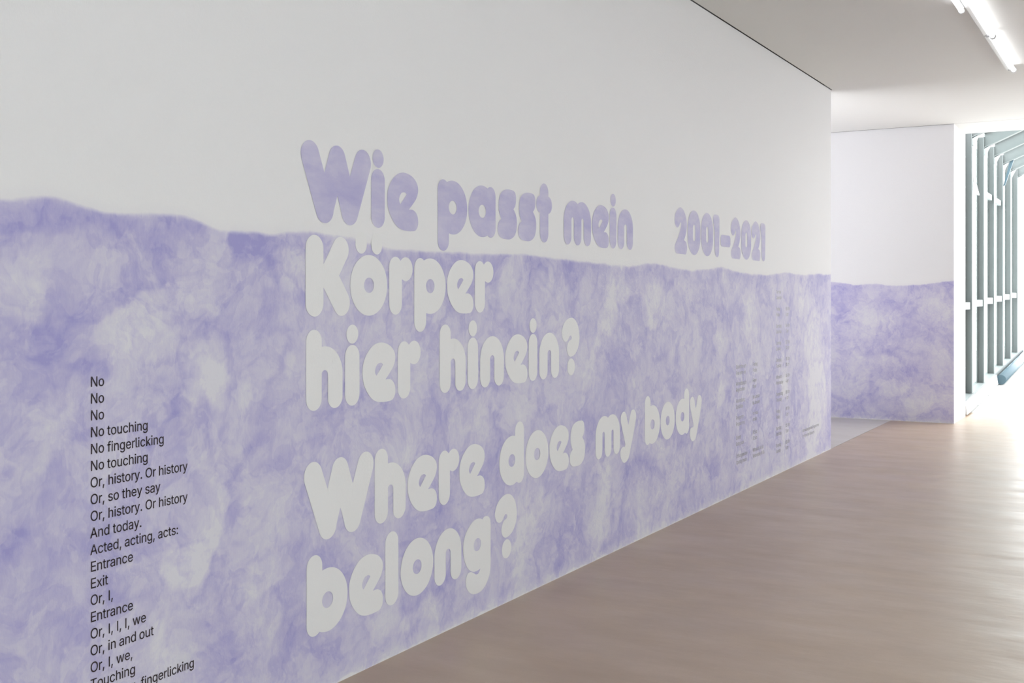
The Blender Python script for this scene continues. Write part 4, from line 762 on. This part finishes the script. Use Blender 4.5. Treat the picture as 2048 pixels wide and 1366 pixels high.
MY = [14.5+1.43*i for i in range(7)]   # posts
MY = [15.93+1.43*i for i in range(6)]
mull_me = {}
def ibeam(me_len):
    """upright I-section: flanges 0.11 wide (along y), 0.10 deep (along x), origin at the inner face"""
    b = MB()
    b.box(-.012, 0, -.055, .055, 0, me_len); b.box(-.10, -.088, -.055, .055, 0, me_len); b.box(-.088, -.012, -.005, .005, 0, me_len)
    return b.me()
facade = []
ORD = ['nearest', 'second', 'third', 'fourth', 'fifth', 'farthest']
def top_z(y): return 3.60+.020*(y-15.93)
for i, y in enumerate(MY):
    x = fx(y)-.03; z0 = rz(y)+.18
    t = thing('steel_frame', 'grey-green steel portal frame of the gallery, %s from the opening' % ORD[i], 'steel frame', (x, y, z0), 'steel portal frames of the gallery')
    L = top_z(y)-z0
    link('post', ibeam(L+.16), M_STEEL, parent=t)
    # sloping roof beam
    sl = .44; x1 = 1.75
    def bm_(za, zb, ya, yb_):
        return [(.001,ya,L+za+sl*.1),(x1,ya,L+za+sl*(x1+.1)),(x1,yb_,L+za+sl*(x1+.1)),(.001,yb_,L+za+sl*.1),(.001,ya,L+zb+sl*.1),(x1,ya,L+zb+sl*(x1+.1)),(x1,yb_,L+zb+sl*(x1+.1)),(.001,yb_,L+zb+sl*.1)]
    bb = MB(); bb.hexa(bm_(-.044, -.032, -.055, .055)); bb.hexa(bm_(-.032, .16, -.005, .005)); bb.hexa(bm_(.16, .172, -.055, .055))
    link('roof_beam', bb.me(), M_STEEL, parent=t)
    link('gusset_plate', MB().hexa([(.001,-.055,L-.10),(.012,-.055,L-.10),(.012,.055,L-.10),(.001,.055,L-.10),(.001,-.055,L-.015),(.075,-.055,L+.025),(.075,.055,L+.025),(.001,.055,L-.015)]).me(), M_RAIL, parent=t)
    if i == 3:
        link('knee_brace', MB().hexa([(.0,-.02,L-.36),(.03,-.02,L-.34),(.03,.02,L-.34),(.0,.02,L-.36),(.10,-.02,L+.05),(.16,-.02,L+.07),(.16,.02,L+.07),(.10,.02,L+.05)]).me(), M_STEELB, parent=t)
    bolt = None
    for q in range(8):
        if bolt is None:
            bolt = MB().tube((-.086,0,0),(-.080,0,0),.007,6).me()
        o = link('bolt', bolt, M_RAIL, parent=t); o.location = (0, -.035, .35+.40*q)
# rails, glass, sashes per bay
bays = [14.5]+MY
for i in range(len(MY)):
    ya = (14.95 if i == 0 else MY[i-1]+.0); yb = MY[i]
    y0 = ya+(.006 if i else 0); y1 = yb-.006
    x = fx((ya+yb)/2)-.03
    t = thing('glazing_bay', 'tall glazed bay with grey rails, %s bay from the opening' % ORD[i], 'window', (x, (y0+y1)/2, rz(y0)+.18), 'glazed bays of the gallery')
    h = (y1-y0)/2; hs = h-.053; zb = rz(y0)+.18; H = top_z(ya)-zb
    zr = 1.36+rz(yb)*.6-zb
    link('middle_rail', MB().box(-.085, -.030, -hs, hs, zr-.047, zr+.047).me(bevel=.003), M_RAIL, parent=t)
    link('pane', MB().box(-.098, -.092, -hs, hs, .03, zr-.05).me(), M_GLASS, parent=t)
    zu = 3.0+rz(ya)*.4-zb
    link('pane', MB().box(-.098, -.092, -hs, hs, zr+.05, zu-.04).me(), M_GLASS, parent=t)
    if i in (2, 3):
        link('upper_rail', MB().box(-.085, -.045, -hs, hs, zu-.045, zu+.04).me(bevel=.003), M_RAIL, parent=t)
        link('pane', MB().box(-.098, -.092, -hs, hs, zu+.05, H).me(), M_GLASS, parent=t)
    elif i == 1:
        # narrow vent flap tilted into the gallery
        fy = -h+.055; zt = 3.42-zb; zl = 2.85-zb
        link('vent_flap', MB().hexa([(.055,fy,zl),(.075,fy,zl),(.075,fy+.14,zl),(.055,fy+.14,zl),(-.085,fy,zt),(-.065,fy,zt),(-.065,fy+.14,zt),(-.085,fy+.14,zt)]).me(), M_SILL, parent=t)
        link('pane', MB().box(-.098, -.092, -hs, hs, zu-.03, H).me(), M_GLASS, parent=t)
    else:
        link('pane', MB().box(-.098, -.092, -hs, hs, zu-.03, H).me(), M_GLASS, parent=t)
# roof glazing
x0r = fx(18)-.12
for i in range(len(MY)-1):
    ya, yb = MY[i]+.01, MY[i+1]-.01; za = top_z(MY[i])+.175; zb_ = top_z(MY[i+1])+.175
    g = MB().hexa([(x0r,ya,za),(x0r+1.8,ya,za+.79),(x0r+1.8,yb,zb_+.79),(x0r,yb,zb_),(x0r,ya,za+.008),(x0r+1.8,ya,za+.798),(x0r+1.8,yb,zb_+.798),(x0r,yb,zb_+.008)])
    link('roof_pane', g.me(), M_GLASS, label='sloping glass roof pane over the gallery, %s bay' % ORD[i], cat='roof glass', group='gallery roof panes')
# base: continuous sill, white panels and pipe
s = MB(); a, c = 14.95, 26.5
s.hexa([(fx(a)-.16,a,rz(a)-.0),(fx(a)-.02,a,rz(a)),(fx(c)-.02,c,rz(c)),(fx(c)-.16,c,rz(c)),(fx(a)-.16,a,rz(a)+.178),(fx(a)-.02,a,rz(a)+.178),(fx(c)-.02,c,rz(c)+.178),(fx(c)-.16,c,rz(c)+.178)])
link('trim_3', s.me(), M_STEEL, kind='structure')
for i in range(3):
    ya = 14.92+i*1.30 if i else 14.92; yb = 14.92+(i+1)*1.30-.035
    p = MB().hexa([(fx(ya)-.018,ya,rz(ya)+.02),(fx(ya)+.022,ya,rz(ya)+.02),(fx(yb)+.022,yb,rz(yb)+.02),(fx(yb)-.018,yb,rz(yb)+.02),
                   (fx(ya)-.018,ya,rz(ya)+.165),(fx(ya)+.0,ya,rz(ya)+.165),(fx(yb)+.0,yb,rz(yb)+.165),(fx(yb)-.018,yb,rz(yb)+.165)])
    t = link('skirting_panel', p.me(), M_SILL, label='white skirting panel at the foot of the glazing, %s from the opening' % ORD[i], cat='panel', group='white skirting panels')
    link('foot', MB().box(fx(yb)-.015, fx(yb)+.015, yb-.05, yb-.02, rz(yb), rz(yb)+.02).me(), M_STEELB, parent=t)
ya, yb = 18.86, 24.2
link('heating_pipe', MB().tube((fx(ya)+.055,ya,rz(ya)+.085),(fx(yb)+.055,yb,rz(yb)+.085),.075,20).me(smooth=True), M_STEELB,
     label='thick blue-grey heating pipe along the foot of the glazing', cat='pipe')
